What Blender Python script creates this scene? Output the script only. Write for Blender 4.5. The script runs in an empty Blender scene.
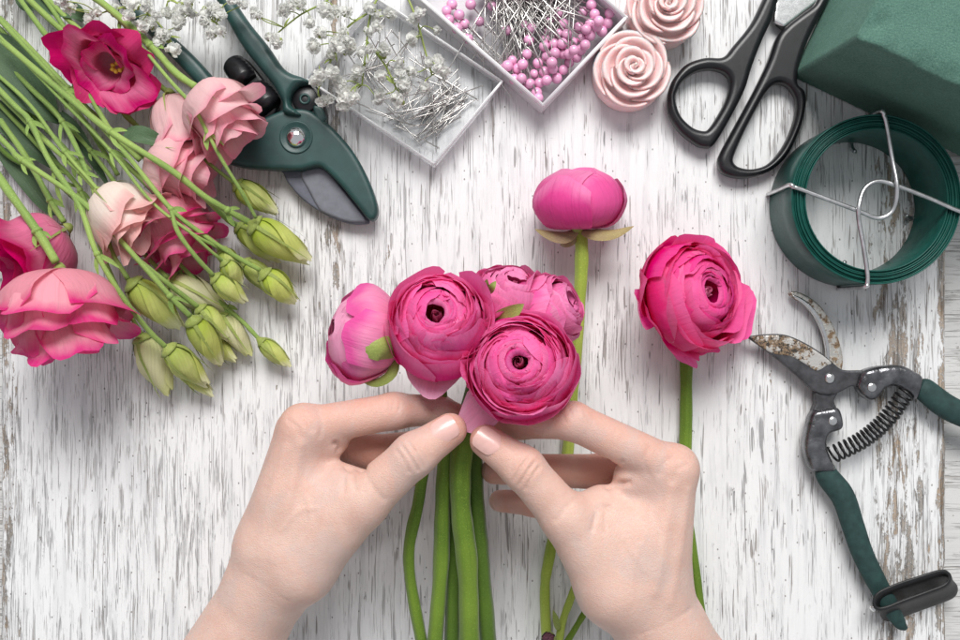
import bpy, bmesh, math, random
import numpy as np
from math import pi, sin, cos, radians

scene = bpy.context.scene
col = scene.collection
# ------------------------------------------------------------------ camera
CAMH = 50.0                                   # lens height over the table, cm
cam_d = bpy.data.cameras.new('camera')
cam_d.sensor_width = 36.0
cam_d.lens = 36.0 * CAMH / 48.0               # the frame is 48 cm wide on the table
cam_d.clip_start = 0.01
cam_d.clip_end = 20.0
cam = bpy.data.objects.new('camera', cam_d)
cam.location = (0, 0, CAMH * 0.01)
col.objects.link(cam)
scene.camera = cam
# ------------------------------------------------------------------ light
world = bpy.data.worlds.new('World')
scene.world = world
world.use_nodes = True
bg = world.node_tree.nodes['Background']
bg.inputs[0].default_value = (0.93, 0.96, 1.0, 1)
bg.inputs[1].default_value = 0.45


def area_lamp(name, loc, target, size, power, colour):
    d = bpy.data.lights.new(name, 'AREA')
    d.shape = 'RECTANGLE'
    d.size, d.size_y = size
    d.energy = power
    d.color = colour
    o = bpy.data.objects.new(name, d)
    col.objects.link(o)
    import mathutils
    v = mathutils.Vector(target) - mathutils.Vector(loc)
    o.location = loc
    o.rotation_euler = v.to_track_quat('-Z', 'Y').to_euler()
    return o


area_lamp('softbox_lamp', (0.05, 1.45, 1.75), (0.0, 0.0, 0.0), (1.3, 0.95), 65.0, (1.0, 0.985, 0.965))
scene.view_settings.view_transform = 'Standard'
scene.view_settings.look = 'None'
scene.view_settings.gamma = 1.0
scene.view_settings.use_curve_mapping = False
scene.view_settings.exposure = 0.0
scene.render.engine = 'CYCLES'
scene.cycles.use_denoising = True
scene.cycles.max_bounces = 9
scene.cycles.transparent_max_bounces = 12
scene.cycles.caustics_reflective = False
scene.cycles.caustics_refractive = False

rnd = random.Random(7)
S = 0.01                                      # all shapes below are written in centimetres


# ------------------------------------------------------------------ helpers
def g(px, py, z=0.0):
    """table layout measured on the 960 x 640 photograph, at height z (cm) -> cm"""
    f = 0.05 * (1.0 - z / CAMH)
    return np.array(((px - 480.0) * f, (320.0 - py) * f, z))


def tag(o, label=None, cat=None, group=None, kind=None):
    if label: o['label'] = label
    if cat: o['category'] = cat
    if group: o['group'] = group
    if kind: o['kind'] = kind
    return o


def thing(name, loc, label, cat, group=None):
    o = bpy.data.objects.new(name, None)
    o.empty_display_size = 0.01
    col.objects.link(o)
    o.location = tuple(np.array(loc, float) * S)
    o['_w'] = list(map(float, loc))
    return tag(o, label, cat, group)


def wloc(o):
    w = np.zeros(3)
    while o is not None:
        if '_w' in o: w += np.array(o['_w'])
        o = o.parent
    return w


def mesh_data(name, V, F, mats, uv=None, smooth=True, mi=None):
    me = bpy.data.meshes.new(name)
    V = np.asarray(V, dtype=np.float64) * S
    me.from_pydata(V.tolist(), [], [list(map(int, f)) for f in F] if not isinstance(F, np.ndarray) else F.tolist())
    if not isinstance(mats, (list, tuple)): mats = [mats]
    for m in mats: me.materials.append(m)
    if smooth:
        me.polygons.foreach_set('use_smooth', [True] * len(me.polygons))
    if mi is not None:
        me.polygons.foreach_set('material_index', list(map(int, mi)))
    if uv is not None:
        l = me.uv_layers.new(name='UVMap')
        vi = np.empty(len(me.loops), dtype=np.int32)
        me.loops.foreach_get('vertex_index', vi)
        l.data.foreach_set('uv', np.asarray(uv, dtype=np.float32)[vi].ravel())
    me.update()
    return me


def part(name, V, F, mats, parent=None, uv=None, smooth=True, mi=None, at=None):
    """one mesh object from world-space centimetres; its origin sits at the parent's base (or at `at`)"""
    V = np.asarray(V, float)
    base = wloc(parent) if parent is not None else np.zeros(3)
    off = np.array(at, float) if at is not None else base
    o = bpy.data.objects.new(name, mesh_data(name, V - off, F, mats, uv, smooth, mi))
    col.objects.link(o)
    d = off - base
    o.location = tuple(d * S)
    if at is not None: o['_w'] = list(map(float, d))
    if parent is not None: o.parent = parent
    return o


def catmull(P, n, closed=False):
    P = np.asarray(P, float)
    m = len(P)
    if closed:
        ext = np.vstack([P[-1], P, P[0], P[1]]); seg = m
    else:
        ext = np.vstack([2 * P[0] - P[1], P, 2 * P[-1] - P[-2]]); seg = m - 1
    out = []
    for i in range(seg):
        p0, p1, p2, p3 = ext[i:i + 4]
        for k in range(n):
            t = k / n
            out.append(0.5 * (2 * p1 + (p2 - p0) * t + (2 * p0 - 5 * p1 + 4 * p2 - p3) * t * t + (3 * p1 - p0 - 3 * p2 + p3) * t ** 3))
    if not closed: out.append(P[-1])
    return np.array(out)


def nrm(v):
    v = np.asarray(v, float)
    return v / (np.linalg.norm(v) + 1e-12)


def tube(P, R, n=8, caps=True, flat=1.0, up=None, ridge=0.0):
    """swept tube; flat < 1 squashes it along the frame's second axis; up keeps that axis near `up`"""
    P = np.asarray(P, float); m = len(P)
    R = np.full(m, float(R)) if np.isscalar(R) else np.interp(np.linspace(0, 1, m), np.linspace(0, 1, len(R)), R)
    T = np.gradient(P, axis=0)
    T /= np.linalg.norm(T, axis=1)[:, None] + 1e-12
    V = []
    a = np.cross(T[0], (0, 0, 1.0))
    if np.linalg.norm(a) < 1e-3: a = np.array((1.0, 0, 0))
    a = nrm(a)
    th = np.linspace(0, 2 * pi, n, endpoint=False)
    for i in range(m):
        if up is not None:
            a = nrm(np.cross(T[i], up))
        else:
            a = nrm(a - T[i] * a.dot(T[i]))
        b = np.cross(a, T[i])
        V.append(P[i] + (R[i] * (1 + ridge * np.cos(5 * th + 0.02 * i)))[:, None] * (np.cos(th)[:, None] * a + flat * np.sin(th)[:, None] * b))
    V = np.vstack(V)
    F = []
    for i in range(m - 1):
        for j in range(n):
            k = (j + 1) % n
            F.append((i * n + j, i * n + k, (i + 1) * n + k, (i + 1) * n + j))
    uv = np.array([((j / n), i / (m - 1)) for i in range(m) for j in range(n)])
    if caps:
        F.append(tuple(range(n - 1, -1, -1)))
        F.append(tuple(range((m - 1) * n, m * n)))
    return V, F, uv


def lathe(prof, n=24, center=(0, 0, 0), caps=True):
    V, F = [], []
    for (r, z) in prof:
        for j in range(n):
            a = 2 * pi * j / n
            V.append((center[0] + r * cos(a), center[1] + r * sin(a), center[2] + z))
    m = len(prof)
    for i in range(m - 1):
        for j in range(n):
            k = (j + 1) % n
            F.append((i * n + j, i * n + k, (i + 1) * n + k, (i + 1) * n + j))
    if caps:
        F.append(tuple(range(n - 1, -1, -1)))
        F.append(tuple(range((m - 1) * n, m * n)))
    return np.array(V), F


def merge(*meshes):
    V, F, off = [], [], 0
    for (v, f) in meshes:
        V.append(np.asarray(v)); F += [tuple(int(i) + off for i in q) for q in f]; off += len(v)
    return np.vstack(V), F


def box(x0, x1, y0, y1, z0, z1):
    V = [(x, y, z) for z in (z0, z1) for y in (y0, y1) for x in (x0, x1)]
    F = [(0, 2, 3, 1), (4, 5, 7, 6), (0, 1, 5, 4), (2, 6, 7, 3), (0, 4, 6, 2), (1, 3, 7, 5)]
    return np.array(V, float), F


def basis(axis, roll=0.0):
    z = nrm(axis)
    x = np.cross((0, 1.0, 0.13), z)
    if np.linalg.norm(x) < 1e-3: x = np.array((1.0, 0, 0))
    x = nrm(x); y = np.cross(z, x)
    c, s = cos(roll), sin(roll)
    return np.column_stack((c * x + s * y, -s * x + c * y, z))


# ---- distance-field solids (rounded plates, hands) turned into quads
class Field:
    def __init__(self, lo, hi, res):
        self.lo = np.array(lo, float); self.res = res
        self.n = np.ceil((np.array(hi, float) - self.lo) / res).astype(int) + 1
        self.F = np.full(self.n, 9.0, dtype=np.float32)

    def put(self, lo, hi, fn, k=0.0, sub=False):
        pad = k + 3 * self.res
        i0 = np.clip(np.floor((np.array(lo) - pad - self.lo) / self.res).astype(int), 0, self.n)
        i1 = np.clip(np.ceil((np.array(hi) + pad - self.lo) / self.res).astype(int) + 1, 0, self.n)
        if np.any(i1 <= i0): return
        ax = [(self.lo[a] + self.res * np.arange(i0[a], i1[a])).astype(np.float32) for a in range(3)]
        d = fn(ax[0][:, None, None], ax[1][None, :, None], ax[2][None, None, :])
        sl = tuple(slice(i0[a], i1[a]) for a in range(3))
        A = self.F[sl]
        if sub:
            B = -d
            h = np.maximum(k - np.abs(A - B), 0) / k if k > 0 else 0
            self.F[sl] = np.maximum(A, B) + (h * h * k / 4 if k > 0 else 0)
        elif k > 0:
            h = np.maximum(k - np.abs(A - d), 0) / k
            self.F[sl] = np.minimum(A, d) - h * h * k / 4
        else:
            self.F[sl] = np.minimum(A, d)

    def cone(self, a, b, ra, rb, k=0.3):
        a = np.asarray(a, float); b = np.asarray(b, float)
        ba = b - a; L = ba.dot(ba) + 1e-9
        lo = np.minimum(a - ra, b - rb); hi = np.maximum(a + ra, b + rb)

        def fn(X, Y, Z):
            h = np.clip(((X - a[0]) * ba[0] + (Y - a[1]) * ba[1] + (Z - a[2]) * ba[2]) / L, 0, 1)
            dx = X - a[0] - h * ba[0]; dy = Y - a[1] - h * ba[1]; dz = Z - a[2] - h * ba[2]
            return np.sqrt(dx * dx + dy * dy + dz * dz) - (ra + (rb - ra) * h)
        self.put(lo, hi, fn, k)

    def plate(self, loops, z0, z1, r, k=0.0):
        """extruded outline (first loop outer, the others holes) with edges rounded by r"""
        allp = np.vstack(loops)
        zc, hh = (z0 + z1) / 2, (z1 - z0) / 2

        def fn(X, Y, Z):
            d2 = poly_sd(loops, X[:, 0, 0], Y[0, :, 0])[:, :, None]
            qx = d2 + r; qz = np.abs(Z - zc) - hh + r
            return (np.sqrt(np.maximum(qx, 0) ** 2 + np.maximum(qz, 0) ** 2) + np.minimum(np.maximum(qx, qz), 0) - r).astype(np.float32)
        self.put((allp[:, 0].min(), allp[:, 1].min(), z0), (allp[:, 0].max(), allp[:, 1].max(), z1), fn, k)

    def mesh(self):
        F = self.F; nx, ny, nz = F.shape
        ins = F < 0
        c = np.zeros((nx - 1, ny - 1, nz - 1), dtype=np.uint8)
        for dx in (0, 1):
            for dy in (0, 1):
                for dz in (0, 1):
                    c += ins[dx:nx - 1 + dx, dy:ny - 1 + dy, dz:nz - 1 + dz]
        act = np.argwhere((c > 0) & (c < 8))
        idx = np.full(c.shape, -1, dtype=np.int64)
        idx[act[:, 0], act[:, 1], act[:, 2]] = np.arange(len(act))
        offs = [(x, y, z) for x in (0, 1) for y in (0, 1) for z in (0, 1)]
        val = [F[act[:, 0] + o[0], act[:, 1] + o[1], act[:, 2] + o[2]].astype(float) for o in offs]
        acc = np.zeros((len(act), 3)); cnt = np.zeros(len(act))
        for i in range(8):
            for j in range(i + 1, 8):
                a, b = np.array(offs[i]), np.array(offs[j])
                if np.abs(a - b).sum() != 1: continue
                m = (val[i] < 0) != (val[j] < 0)
                t = val[i][m] / (val[i][m] - val[j][m])
                acc[m] += a + t[:, None] * (b - a); cnt[m] += 1
        V = self.lo + self.res * (act + acc / cnt[:, None])
        Q = []
        for ax in range(3):
            d = [0, 0, 0]; d[ax] = 1
            A = ins[:nx - d[0], :ny - d[1], :nz - d[2]]; B = ins[d[0]:, d[1]:, d[2]:]
            e = np.argwhere(A != B)
            o1, o2 = [(1, 2), (2, 0), (0, 1)][ax]
            ok = (e[:, o1] > 0) & (e[:, o2] > 0) & (e[:, o1] < c.shape[o1]) & (e[:, o2] < c.shape[o2])
            e = e[ok]
            flip = B[e[:, 0], e[:, 1], e[:, 2]]
            def cell(da, db):
                q = e.copy(); q[:, o1] -= da; q[:, o2] -= db
                return idx[q[:, 0], q[:, 1], q[:, 2]]
            quad = np.stack([cell(1, 1), cell(0, 1), cell(0, 0), cell(1, 0)], 1)
            quad[flip] = quad[flip][:, ::-1]
            Q.append(quad)
        Q = np.vstack(Q)
        return V, Q[(Q >= 0).all(1)]


def poly_sd(loops, xs, ys):
    X, Y = np.meshgrid(xs.astype(np.float32), ys.astype(np.float32), indexing='ij')
    best = np.full(X.shape, 1e9, dtype=np.float32)
    inside = np.zeros(X.shape, dtype=bool)
    for L in loops:
        n = len(L)
        for i in range(n):
            ax, ay = L[i][:2]; bx, by = L[(i + 1) % n][:2]
            ex, ey = bx - ax, by - ay
            t = np.clip(((X - ax) * ex + (Y - ay) * ey) / (ex * ex + ey * ey + 1e-12), 0, 1)
            dx = X - ax - t * ex; dy = Y - ay - t * ey
            best = np.minimum(best, dx * dx + dy * dy)
            if ay != by:
                cross = ((ay > Y) != (by > Y)) & (X < (bx - ax) * (Y - ay) / (by - ay) + ax)
                inside ^= cross
    d = np.sqrt(best)
    return np.where(inside, -d, d)


def outline(pts, z, n=6, smooth=True):
    P = np.array([g(x, y, z)[:2] for x, y in pts])
    return catmull(P, n, True) if smooth else P


def plate_mesh(loops, z0, z1, r, res=0.05):
    allp = np.vstack(loops)
    f = Field((allp[:, 0].min() - 3 * res, allp[:, 1].min() - 3 * res, z0 - 3 * res),
              (allp[:, 0].max() + 3 * res, allp[:, 1].max() + 3 * res, z1 + 3 * res), res)
    f.plate(loops, z0, z1, r)
    return f.mesh()


def relax(V, Q, it=3, lam=0.5):
    V = V.copy()
    e = np.vstack([Q[:, [0, 1]], Q[:, [1, 2]], Q[:, [2, 3]], Q[:, [3, 0]]])
    for _ in range(it):
        s = np.zeros_like(V); c = np.zeros(len(V))
        np.add.at(s, e[:, 0], V[e[:, 1]]); np.add.at(s, e[:, 1], V[e[:, 0]])
        np.add.at(c, e[:, 0], 1); np.add.at(c, e[:, 1], 1)
        V += lam * (s / np.maximum(c, 1)[:, None] - V)
    return V


def vnormals(V, Q):
    n = np.zeros_like(V)
    fn = np.cross(V[Q[:, 2]] - V[Q[:, 0]], V[Q[:, 3]] - V[Q[:, 1]])
    for k in range(4): np.add.at(n, Q[:, k], fn)
    return n / (np.linalg.norm(n, axis=1)[:, None] + 1e-12)


# ------------------------------------------------------------------ materials
def nd(nt, typ, ins=None, **props):
    n = nt.nodes.new(typ)
    for k, v in props.items(): setattr(n, k, v)
    for k, v in (ins or {}).items():
        s = n.inputs[k]
        if hasattr(v, 'is_output'): nt.links.new(v, s)
        else: s.default_value = v
    return n


def mth(nt, op, a, b=0.0, c=0.0, clamp=False):
    return nd(nt, 'ShaderNodeMath', {0: a, 1: b, 2: c}, operation=op, use_clamp=clamp).outputs[0]


def smooth(nt, v, lo, hi):
    n = nd(nt, 'ShaderNodeMapRange', {'Value': v, 'From Min': lo, 'From Max': hi}, interpolation_type='SMOOTHSTEP')
    return n.outputs[0]


def ramp(nt, fac, stops):
    n = nd(nt, 'ShaderNodeValToRGB', {0: fac})
    els = n.color_ramp.elements
    while len(els) < len(stops): els.new(0.5)
    for e, (p, c) in zip(els, stops):
        e.position = p; e.color = (*c, 1)
    return n.outputs[0]


def mixc(nt, fac, a, b, blend='MIX'):
    n = nt.nodes.new('ShaderNodeMix'); n.data_type = 'RGBA'; n.blend_type = blend
    for s, v in ((n.inputs['Factor'], fac), (n.inputs[6], a), (n.inputs[7], b)):
        if hasattr(v, 'is_output'): nt.links.new(v, s)
        elif s.type == 'RGBA': s.default_value = (*v, 1)
        else: s.default_value = v
    return n.outputs[2]


def noise(nt, vec, scale, detail=2.0, rough=0.5, dist=0.0):
    return nd(nt, 'ShaderNodeTexNoise', {'Vector': vec, 'Scale': scale, 'Detail': detail, 'Roughness': rough, 'Distortion': dist}).outputs[0]


def scaled(nt, vec, s, off=(0, 0, 0)):
    return nd(nt, 'ShaderNodeMapping', {'Vector': vec, 'Scale': s, 'Location': off}).outputs[0]


def new_mat(name):
    m = bpy.data.materials.new(name); m.use_nodes = True
    nt = m.node_tree
    return m, nt, nt.nodes['Principled BSDF']


def obj_cm(nt):
    tc = nd(nt, 'ShaderNodeTexCoord')
    return scaled(nt, tc.outputs['Object'], (100, 100, 100))


def bump(nt, bsdf, h, dist_cm, strength=1.0):
    b = nd(nt, 'ShaderNodeBump', {'Height': h, 'Distance': dist_cm * S, 'Strength': strength})
    nt.links.new(b.outputs[0], bsdf.inputs['Normal'])
    return b


def simple(name, c, rough=0.5, metal=0.0, var=0.15, vscale=2.0, bumpd=0.0, bscale=20.0, spec=0.5, coat=0.0, sss=0.0):
    m, nt, b = new_mat(name)
    P = obj_cm(nt)
    v = noise(nt, P, vscale, 4)
    dark = tuple(x * (1 - var) for x in c); lite = tuple(min(1, x * (1 + var)) for x in c)
    nt.links.new(ramp(nt, v, [(0.3, dark), (0.7, lite)]), b.inputs['Base Color'])
    b.inputs['Roughness'].default_value = rough
    r2 = noise(nt, P, vscale * 3.1, 5)
    nt.links.new(mth(nt, 'ADD', rough - 0.07, mth(nt, 'MULTIPLY', r2, 0.14)), b.inputs['Roughness'])
    b.inputs['Metallic'].default_value = metal
    b.inputs['Specular IOR Level'].default_value = spec
    b.inputs['Coat Weight'].default_value = coat
    if sss:
        b.inputs['Subsurface Weight'].default_value = 1.0
        b.inputs['Subsurface Radius'].default_value = (1.0, 0.5, 0.4)
        b.inputs['Subsurface Scale'].default_value = sss * S
    if bumpd:
        bump(nt, b, noise(nt, P, bscale, 3), bumpd)
    return m


def board_mat(name, horizontal=False):
    """white paint worn off weathered wood along the grain"""
    m, nt, b = new_mat(name)
    P0 = obj_cm(nt)
    if horizontal:
        P0 = nd(nt, 'ShaderNodeMapping', {'Vector': P0, 'Rotation': (0, 0, radians(90))}).outputs[0]
    sep0 = nd(nt, 'ShaderNodeSeparateXYZ', {0: P0})
    w = noise(nt, scaled(nt, P0, (0.25, 0.07, 1)), 1.0, 2)
    xw = mth(nt, 'ADD', sep0.outputs[0], mth(nt, 'MULTIPLY', mth(nt, 'SUBTRACT', w, 0.5), 0.8))
    P = nd(nt, 'ShaderNodeCombineXYZ', {0: xw, 1: sep0.outputs[1], 2: sep0.outputs[2]}).outputs[0]
    big = noise(nt, scaled(nt, P0, (0.16, 0.07, 1), (3.1, 1.7, 0)), 1.0, 3, 0.6)
    mid = noise(nt, scaled(nt, P0, (0.8, 0.28, 1), (9.1, 4.7, 0)), 1.0, 4, 0.6)
    dens = mth(nt, 'ADD', mth(nt, 'MULTIPLY', mth(nt, 'SUBTRACT', big, 0.5), 0.30), mth(nt, 'MULTIPLY', mth(nt, 'SUBTRACT', mid, 0.5), 0.28))
    # where this board is worn bare: two bands and its outer edges
    def band(x, wd, amt):
        d = mth(nt, 'DIVIDE', mth(nt, 'SUBTRACT', xw, x), wd)
        return mth(nt, 'MULTIPLY', mth(nt, 'EXPONENT', mth(nt, 'MULTIPLY', mth(nt, 'MULTIPLY', d, d), -1.0)), amt)
    if horizontal:
        bands = mth(nt, 'ADD', 0.0, 0.05)
    else:
        bands = mth(nt, 'ADD', mth(nt, 'ADD', mth(nt, 'MULTIPLY', band(-7.25, 0.55, 0.19), smooth(nt, sep0.outputs[1], -1.0, 3.0)), band(21.0, 1.7, 0.17)), mth(nt, 'ADD', band(23.2, 0.28, 0.20), band(-23.8, 0.7, 0.17)))
    left = smooth(nt, sep0.outputs[0], 3.0, -16.0)          # the finer, denser crazing of the board's other half
    d1 = mth(nt, 'ADD', dens, mth(nt, 'MULTIPLY', bands, 0.5))
    def hair(sx, sy, off, width, gate_s, gate_lo, detail=2.0):
        """thin broken lines that run along the grain"""
        n_ = noise(nt, scaled(nt, P, (sx, sy, 1), off), 1.0, detail, 0.5)
        n_ = mth(nt, 'ABSOLUTE', mth(nt, 'SUBTRACT', n_, 0.5))
        gt = noise(nt, scaled(nt, P, (gate_s[0], gate_s[1], 1), off), 1.0, 3.0, 0.55)
        gt = smooth(nt, mth(nt, 'ADD', mth(nt, 'ADD', gt, d1), mth(nt, 'MULTIPLY', left, 0.05)), gate_lo, gate_lo + 0.10)
        wd = mth(nt, 'MULTIPLY', gt, width)
        return mth(nt, 'MULTIPLY', nd(nt, 'ShaderNodeMapRange', {'Value': n_, 'From Min': wd, 'From Max': mth(nt, 'MULTIPLY', wd, 0.35), 'To Min': 0.0, 'To Max': 1.0}, interpolation_type='SMOOTHSTEP').outputs[0], gt)
    # long splits in the paint
    c1n = noise(nt, scaled(nt, P, (4.9, 0.40, 1)), 1.0, 1.5, 0.45)
    c1 = smooth(nt, mth(nt, 'ADD', c1n, mth(nt, 'MULTIPLY', d1, 0.55)), 0.695, 0.735)
    c1 = mth(nt, 'MAXIMUM', c1, hair(4.6, 0.10, (1, 5, 0), 0.034, (2.6, 0.22), 0.56))
    # fine hairline crazing
    c2a = hair(7.0, 0.12, (5, 2, 0), 0.025, (3.4, 0.30), 0.53)
    c2b = hair(11.0, 0.20, (15, 7, 0), 0.030, (5.0, 0.5), 0.545)
    c2 = mth(nt, 'MAXIMUM', c2a, mth(nt, 'MULTIPLY', c2b, mth(nt, 'ADD', 0.55, mth(nt, 'MULTIPLY', left, 0.45))))
    c3n = noise(nt, scaled(nt, P, (26, 3.2, 1), (1, 7, 0)), 1.0, 4.0, 0.65)
    c3 = smooth(nt, mth(nt, 'ADD', mth(nt, 'ADD', c3n, mth(nt, 'MULTIPLY', d1, 0.7)), mth(nt, 'MULTIPLY', left, 0.03)), 0.665, 0.78)
    # flaked-off patches
    pn = noise(nt, scaled(nt, P, (2.3, 0.42, 1), (2, 3, 0)), 1.0, 8.0, 0.68)
    pat = smooth(nt, mth(nt, 'ADD', mth(nt, 'ADD', pn, bands), mth(nt, 'MULTIPLY', dens, 0.35)), 0.665, 0.70)
    fl = noise(nt, scaled(nt, P, (9, 5, 1), (2, 3, 0)), 1.0, 6.0, 0.7)
    pat = mth(nt, 'MULTIPLY', pat, smooth(nt, fl, 0.36, 0.50))
    # scratches across the grain, nail specks
    sn = noise(nt, nd(nt, 'ShaderNodeMapping', {'Vector': P0, 'Scale': (1.1, 7.5, 1), 'Rotation': (0, 0, 0.35)}).outputs[0], 1.0, 4.0, 0.6)
    scr = mth(nt, 'MULTIPLY', smooth(nt, sn, 0.70, 0.74), smooth(nt, fl, 0.45, 0.6))
    vo = nd(nt, 'ShaderNodeTexVoronoi', {'Vector': scaled(nt, P0, (1.5, 1.1, 0)), 'Scale': 1.0}, voronoi_dimensions='2D')
    vsel = nd(nt, 'ShaderNodeSeparateXYZ', {0: vo.outputs['Color']}).outputs[0]
    dot = mth(nt, 'MULTIPLY', smooth(nt, mth(nt, 'ADD', vo.outputs['Distance'], mth(nt, 'MULTIPLY', fl, 0.10)), 0.125, 0.075), mth(nt, 'GREATER_THAN', vsel, 0.80))
    # colours
    fib = noise(nt, scaled(nt, P, (30, 0.9, 1)), 1.0, 4.0, 0.6)
    stain = noise(nt, scaled(nt, P, (2.6, 0.16, 1), (8, 1, 0)), 1.0, 5.0, 0.6)
    paint = ramp(nt, stain, [(0.28, (0.60, 0.605, 0.615)), (0.48, (0.755, 0.757, 0.76)), (0.8, (0.80, 0.80, 0.80))])
    paint = mixc(nt, mth(nt, 'MULTIPLY', smooth(nt, fib, 0.48, 0.78), mth(nt, 'ADD', 0.14, mth(nt, 'MULTIPLY', left, 0.16))), paint, (0.50, 0.50, 0.51))
    smud = noise(nt, scaled(nt, P0, (0.45, 0.22, 1), (7, 3, 0)), 1.0, 5.0, 0.65)
    paint = mixc(nt, mth(nt, 'MULTIPLY', smooth(nt, smud, 0.48, 0.72), 0.30), paint, (0.60, 0.60, 0.60))
    grit = noise(nt, scaled(nt, P, (11, 6, 1), (4, 4, 0)), 1.0, 6.0, 0.75)
    paint = mixc(nt, mth(nt, 'MULTIPLY', smooth(nt, mth(nt, 'ADD', grit, mth(nt, 'MULTIPLY', d1, 0.5)), 0.54, 0.74), 0.30), paint, (0.52, 0.52, 0.53))
    tone = noise(nt, scaled(nt, P, (0.9, 0.2, 1), (5, 5, 0)), 1.0, 3.0)
    bare = mixc(nt, smooth(nt, tone, 0.42, 0.62), (0.24, 0.215, 0.19), (0.36, 0.25, 0.16))
    bare = mixc(nt, smooth(nt, fib, 0.40, 0.72), bare, (0.50, 0.43, 0.36))
    gap = mixc(nt, smooth(nt, tone, 0.38, 0.60), (0.115, 0.112, 0.115), (0.125, 0.085, 0.055))
    c = mixc(nt, mth(nt, 'MULTIPLY', pat, 0.9), paint, bare)
    c = mixc(nt, mth(nt, 'MULTIPLY', c3, 0.42), c, gap)
    c = mixc(nt, mth(nt, 'MULTIPLY', c2, 0.50), c, gap)
    c = mixc(nt, mth(nt, 'MULTIPLY', c1, mth(nt, 'SUBTRACT', 0.62, mth(nt, 'MULTIPLY', left, 0.34))), c, gap)
    c = mixc(nt, mth(nt, 'MULTIPLY', scr, 0.4), c, gap)
    c = mixc(nt, mth(nt, 'MULTIPLY', dot, 0.75), c, (0.10, 0.08, 0.07))
    if horizontal:
        c = mixc(nt, 0.45, c, (0.40, 0.385, 0.36))
    nt.links.new(c, b.inputs['Base Color'])
    b.inputs['Roughness'].default_value = 0.62
    b.inputs['Specular IOR Level'].default_value = 0.35
    hgt = mth(nt, 'SUBTRACT', 1.0, mth(nt, 'ADD', mth(nt, 'MULTIPLY', c1, 0.8), mth(nt, 'ADD', mth(nt, 'MULTIPLY', c2, 0.45), mth(nt, 'ADD', mth(nt, 'MULTIPLY', pat, 0.6), mth(nt, 'MULTIPLY', c3, 0.25)))))
    hgt = mth(nt, 'ADD', hgt, mth(nt, 'MULTIPLY', fib, 0.22))
    bump(nt, b, hgt, 0.055, 0.9)
    return m


def petal_mat(name, base, mid, edge, trans=0.3, vein=0.25, vary=0.18, rough=0.5, edge_at=0.86):
    """petal: colour runs from its foot to its rim (UV v), veins along it"""
    m, nt, b = new_mat(name)
    uv = nd(nt, 'ShaderNodeTexCoord').outputs['UV']
    sp = nd(nt, 'ShaderNodeSeparateXYZ', {0: uv})
    oi = nd(nt, 'ShaderNodeObjectInfo')
    rv = oi.outputs['Random']
    off = nd(nt, 'ShaderNodeCombineXYZ', {0: mth(nt, 'MULTIPLY', rv, 37.0), 1: mth(nt, 'MULTIPLY', rv, 91.0)}).outputs[0]
    uvr = nd(nt, 'ShaderNodeVectorMath', {0: uv, 1: off}, operation='ADD').outputs[0]
    wob = noise(nt, scaled(nt, uvr, (4, 3, 1)), 1.0, 3)
    v = mth(nt, 'ADD', sp.outputs[1], mth(nt, 'MULTIPLY', mth(nt, 'SUBTRACT', wob, 0.5), 0.30))
    c = ramp(nt, v, [(0.05, base), (0.45, mid), (edge_at - 0.12, mid), (min(edge_at + 0.06, 1.0), edge)])
    vn = noise(nt, scaled(nt, uvr, (26, 1.6, 1)), 1.0, 3, 0.6)
    c = mixc(nt, mth(nt, 'MULTIPLY', smooth(nt, vn, 0.45, 0.75), vein), c, tuple(x * 0.55 for x in mid))
    hsv = nd(nt, 'ShaderNodeHueSaturation', {'Color': c,
             'Value': mth(nt, 'ADD', 1 - vary, mth(nt, 'MULTIPLY', rv, 2 * vary)),
             'Saturation': mth(nt, 'ADD', 1.10, mth(nt, 'MULTIPLY', mth(nt, 'FRACT', mth(nt, 'MULTIPLY', rv, 7.13)), -0.14))})
    c = hsv.outputs[0]
    nt.links.new(c, b.inputs['Base Color'])
    b.inputs['Roughness'].default_value = rough
    b.inputs['Specular IOR Level'].default_value = 0.22
    bb = bump(nt, b, mth(nt, 'ADD', vn, mth(nt, 'MULTIPLY', wob, 2.0)), 0.045, 0.7)
    tr = nd(nt, 'ShaderNodeBsdfTranslucent', {'Color': c, 'Normal': bb.outputs[0]})
    mx = nd(nt, 'ShaderNodeMixShader', {0: trans, 1: b.outputs[0], 2: tr.outputs[0]})
    nt.links.new(mx.outputs[0], nt.nodes['Material Output'].inputs['Surface'])
    return m


def stem_mat(name, c, c2, rough=0.58):
    m, nt, b = new_mat(name)
    uv = nd(nt, 'ShaderNodeTexCoord').outputs['UV']
    P = obj_cm(nt)
    n1 = noise(nt, P, 0.35, 3)
    n2 = noise(nt, scaled(nt, uv, (14, 5, 1)), 1.0, 4)
    sp = noise(nt, P, 16.0, 4, 0.8)
    k = ramp(nt, mth(nt, 'ADD', mth(nt, 'MULTIPLY', n1, 0.7), mth(nt, 'MULTIPLY', n2, 0.3)), [(0.3, c), (0.7, c2)])
    k = mixc(nt, mth(nt, 'MULTIPLY', smooth(nt, sp, 0.54, 0.70), 0.5), k, tuple(min(1, x * 1.9 + 0.03) for x in c2))
    nt.links.new(k, b.inputs['Base Color'])
    b.inputs['Roughness'].default_value = rough
    b.inputs['Specular IOR Level'].default_value = 0.25
    b.inputs['Sheen Weight'].default_value = 0.15
    bump(nt, b, mth(nt, 'ADD', sp, mth(nt, 'MULTIPLY', n2, 1.5)), 0.02, 0.6)
    return m


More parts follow.
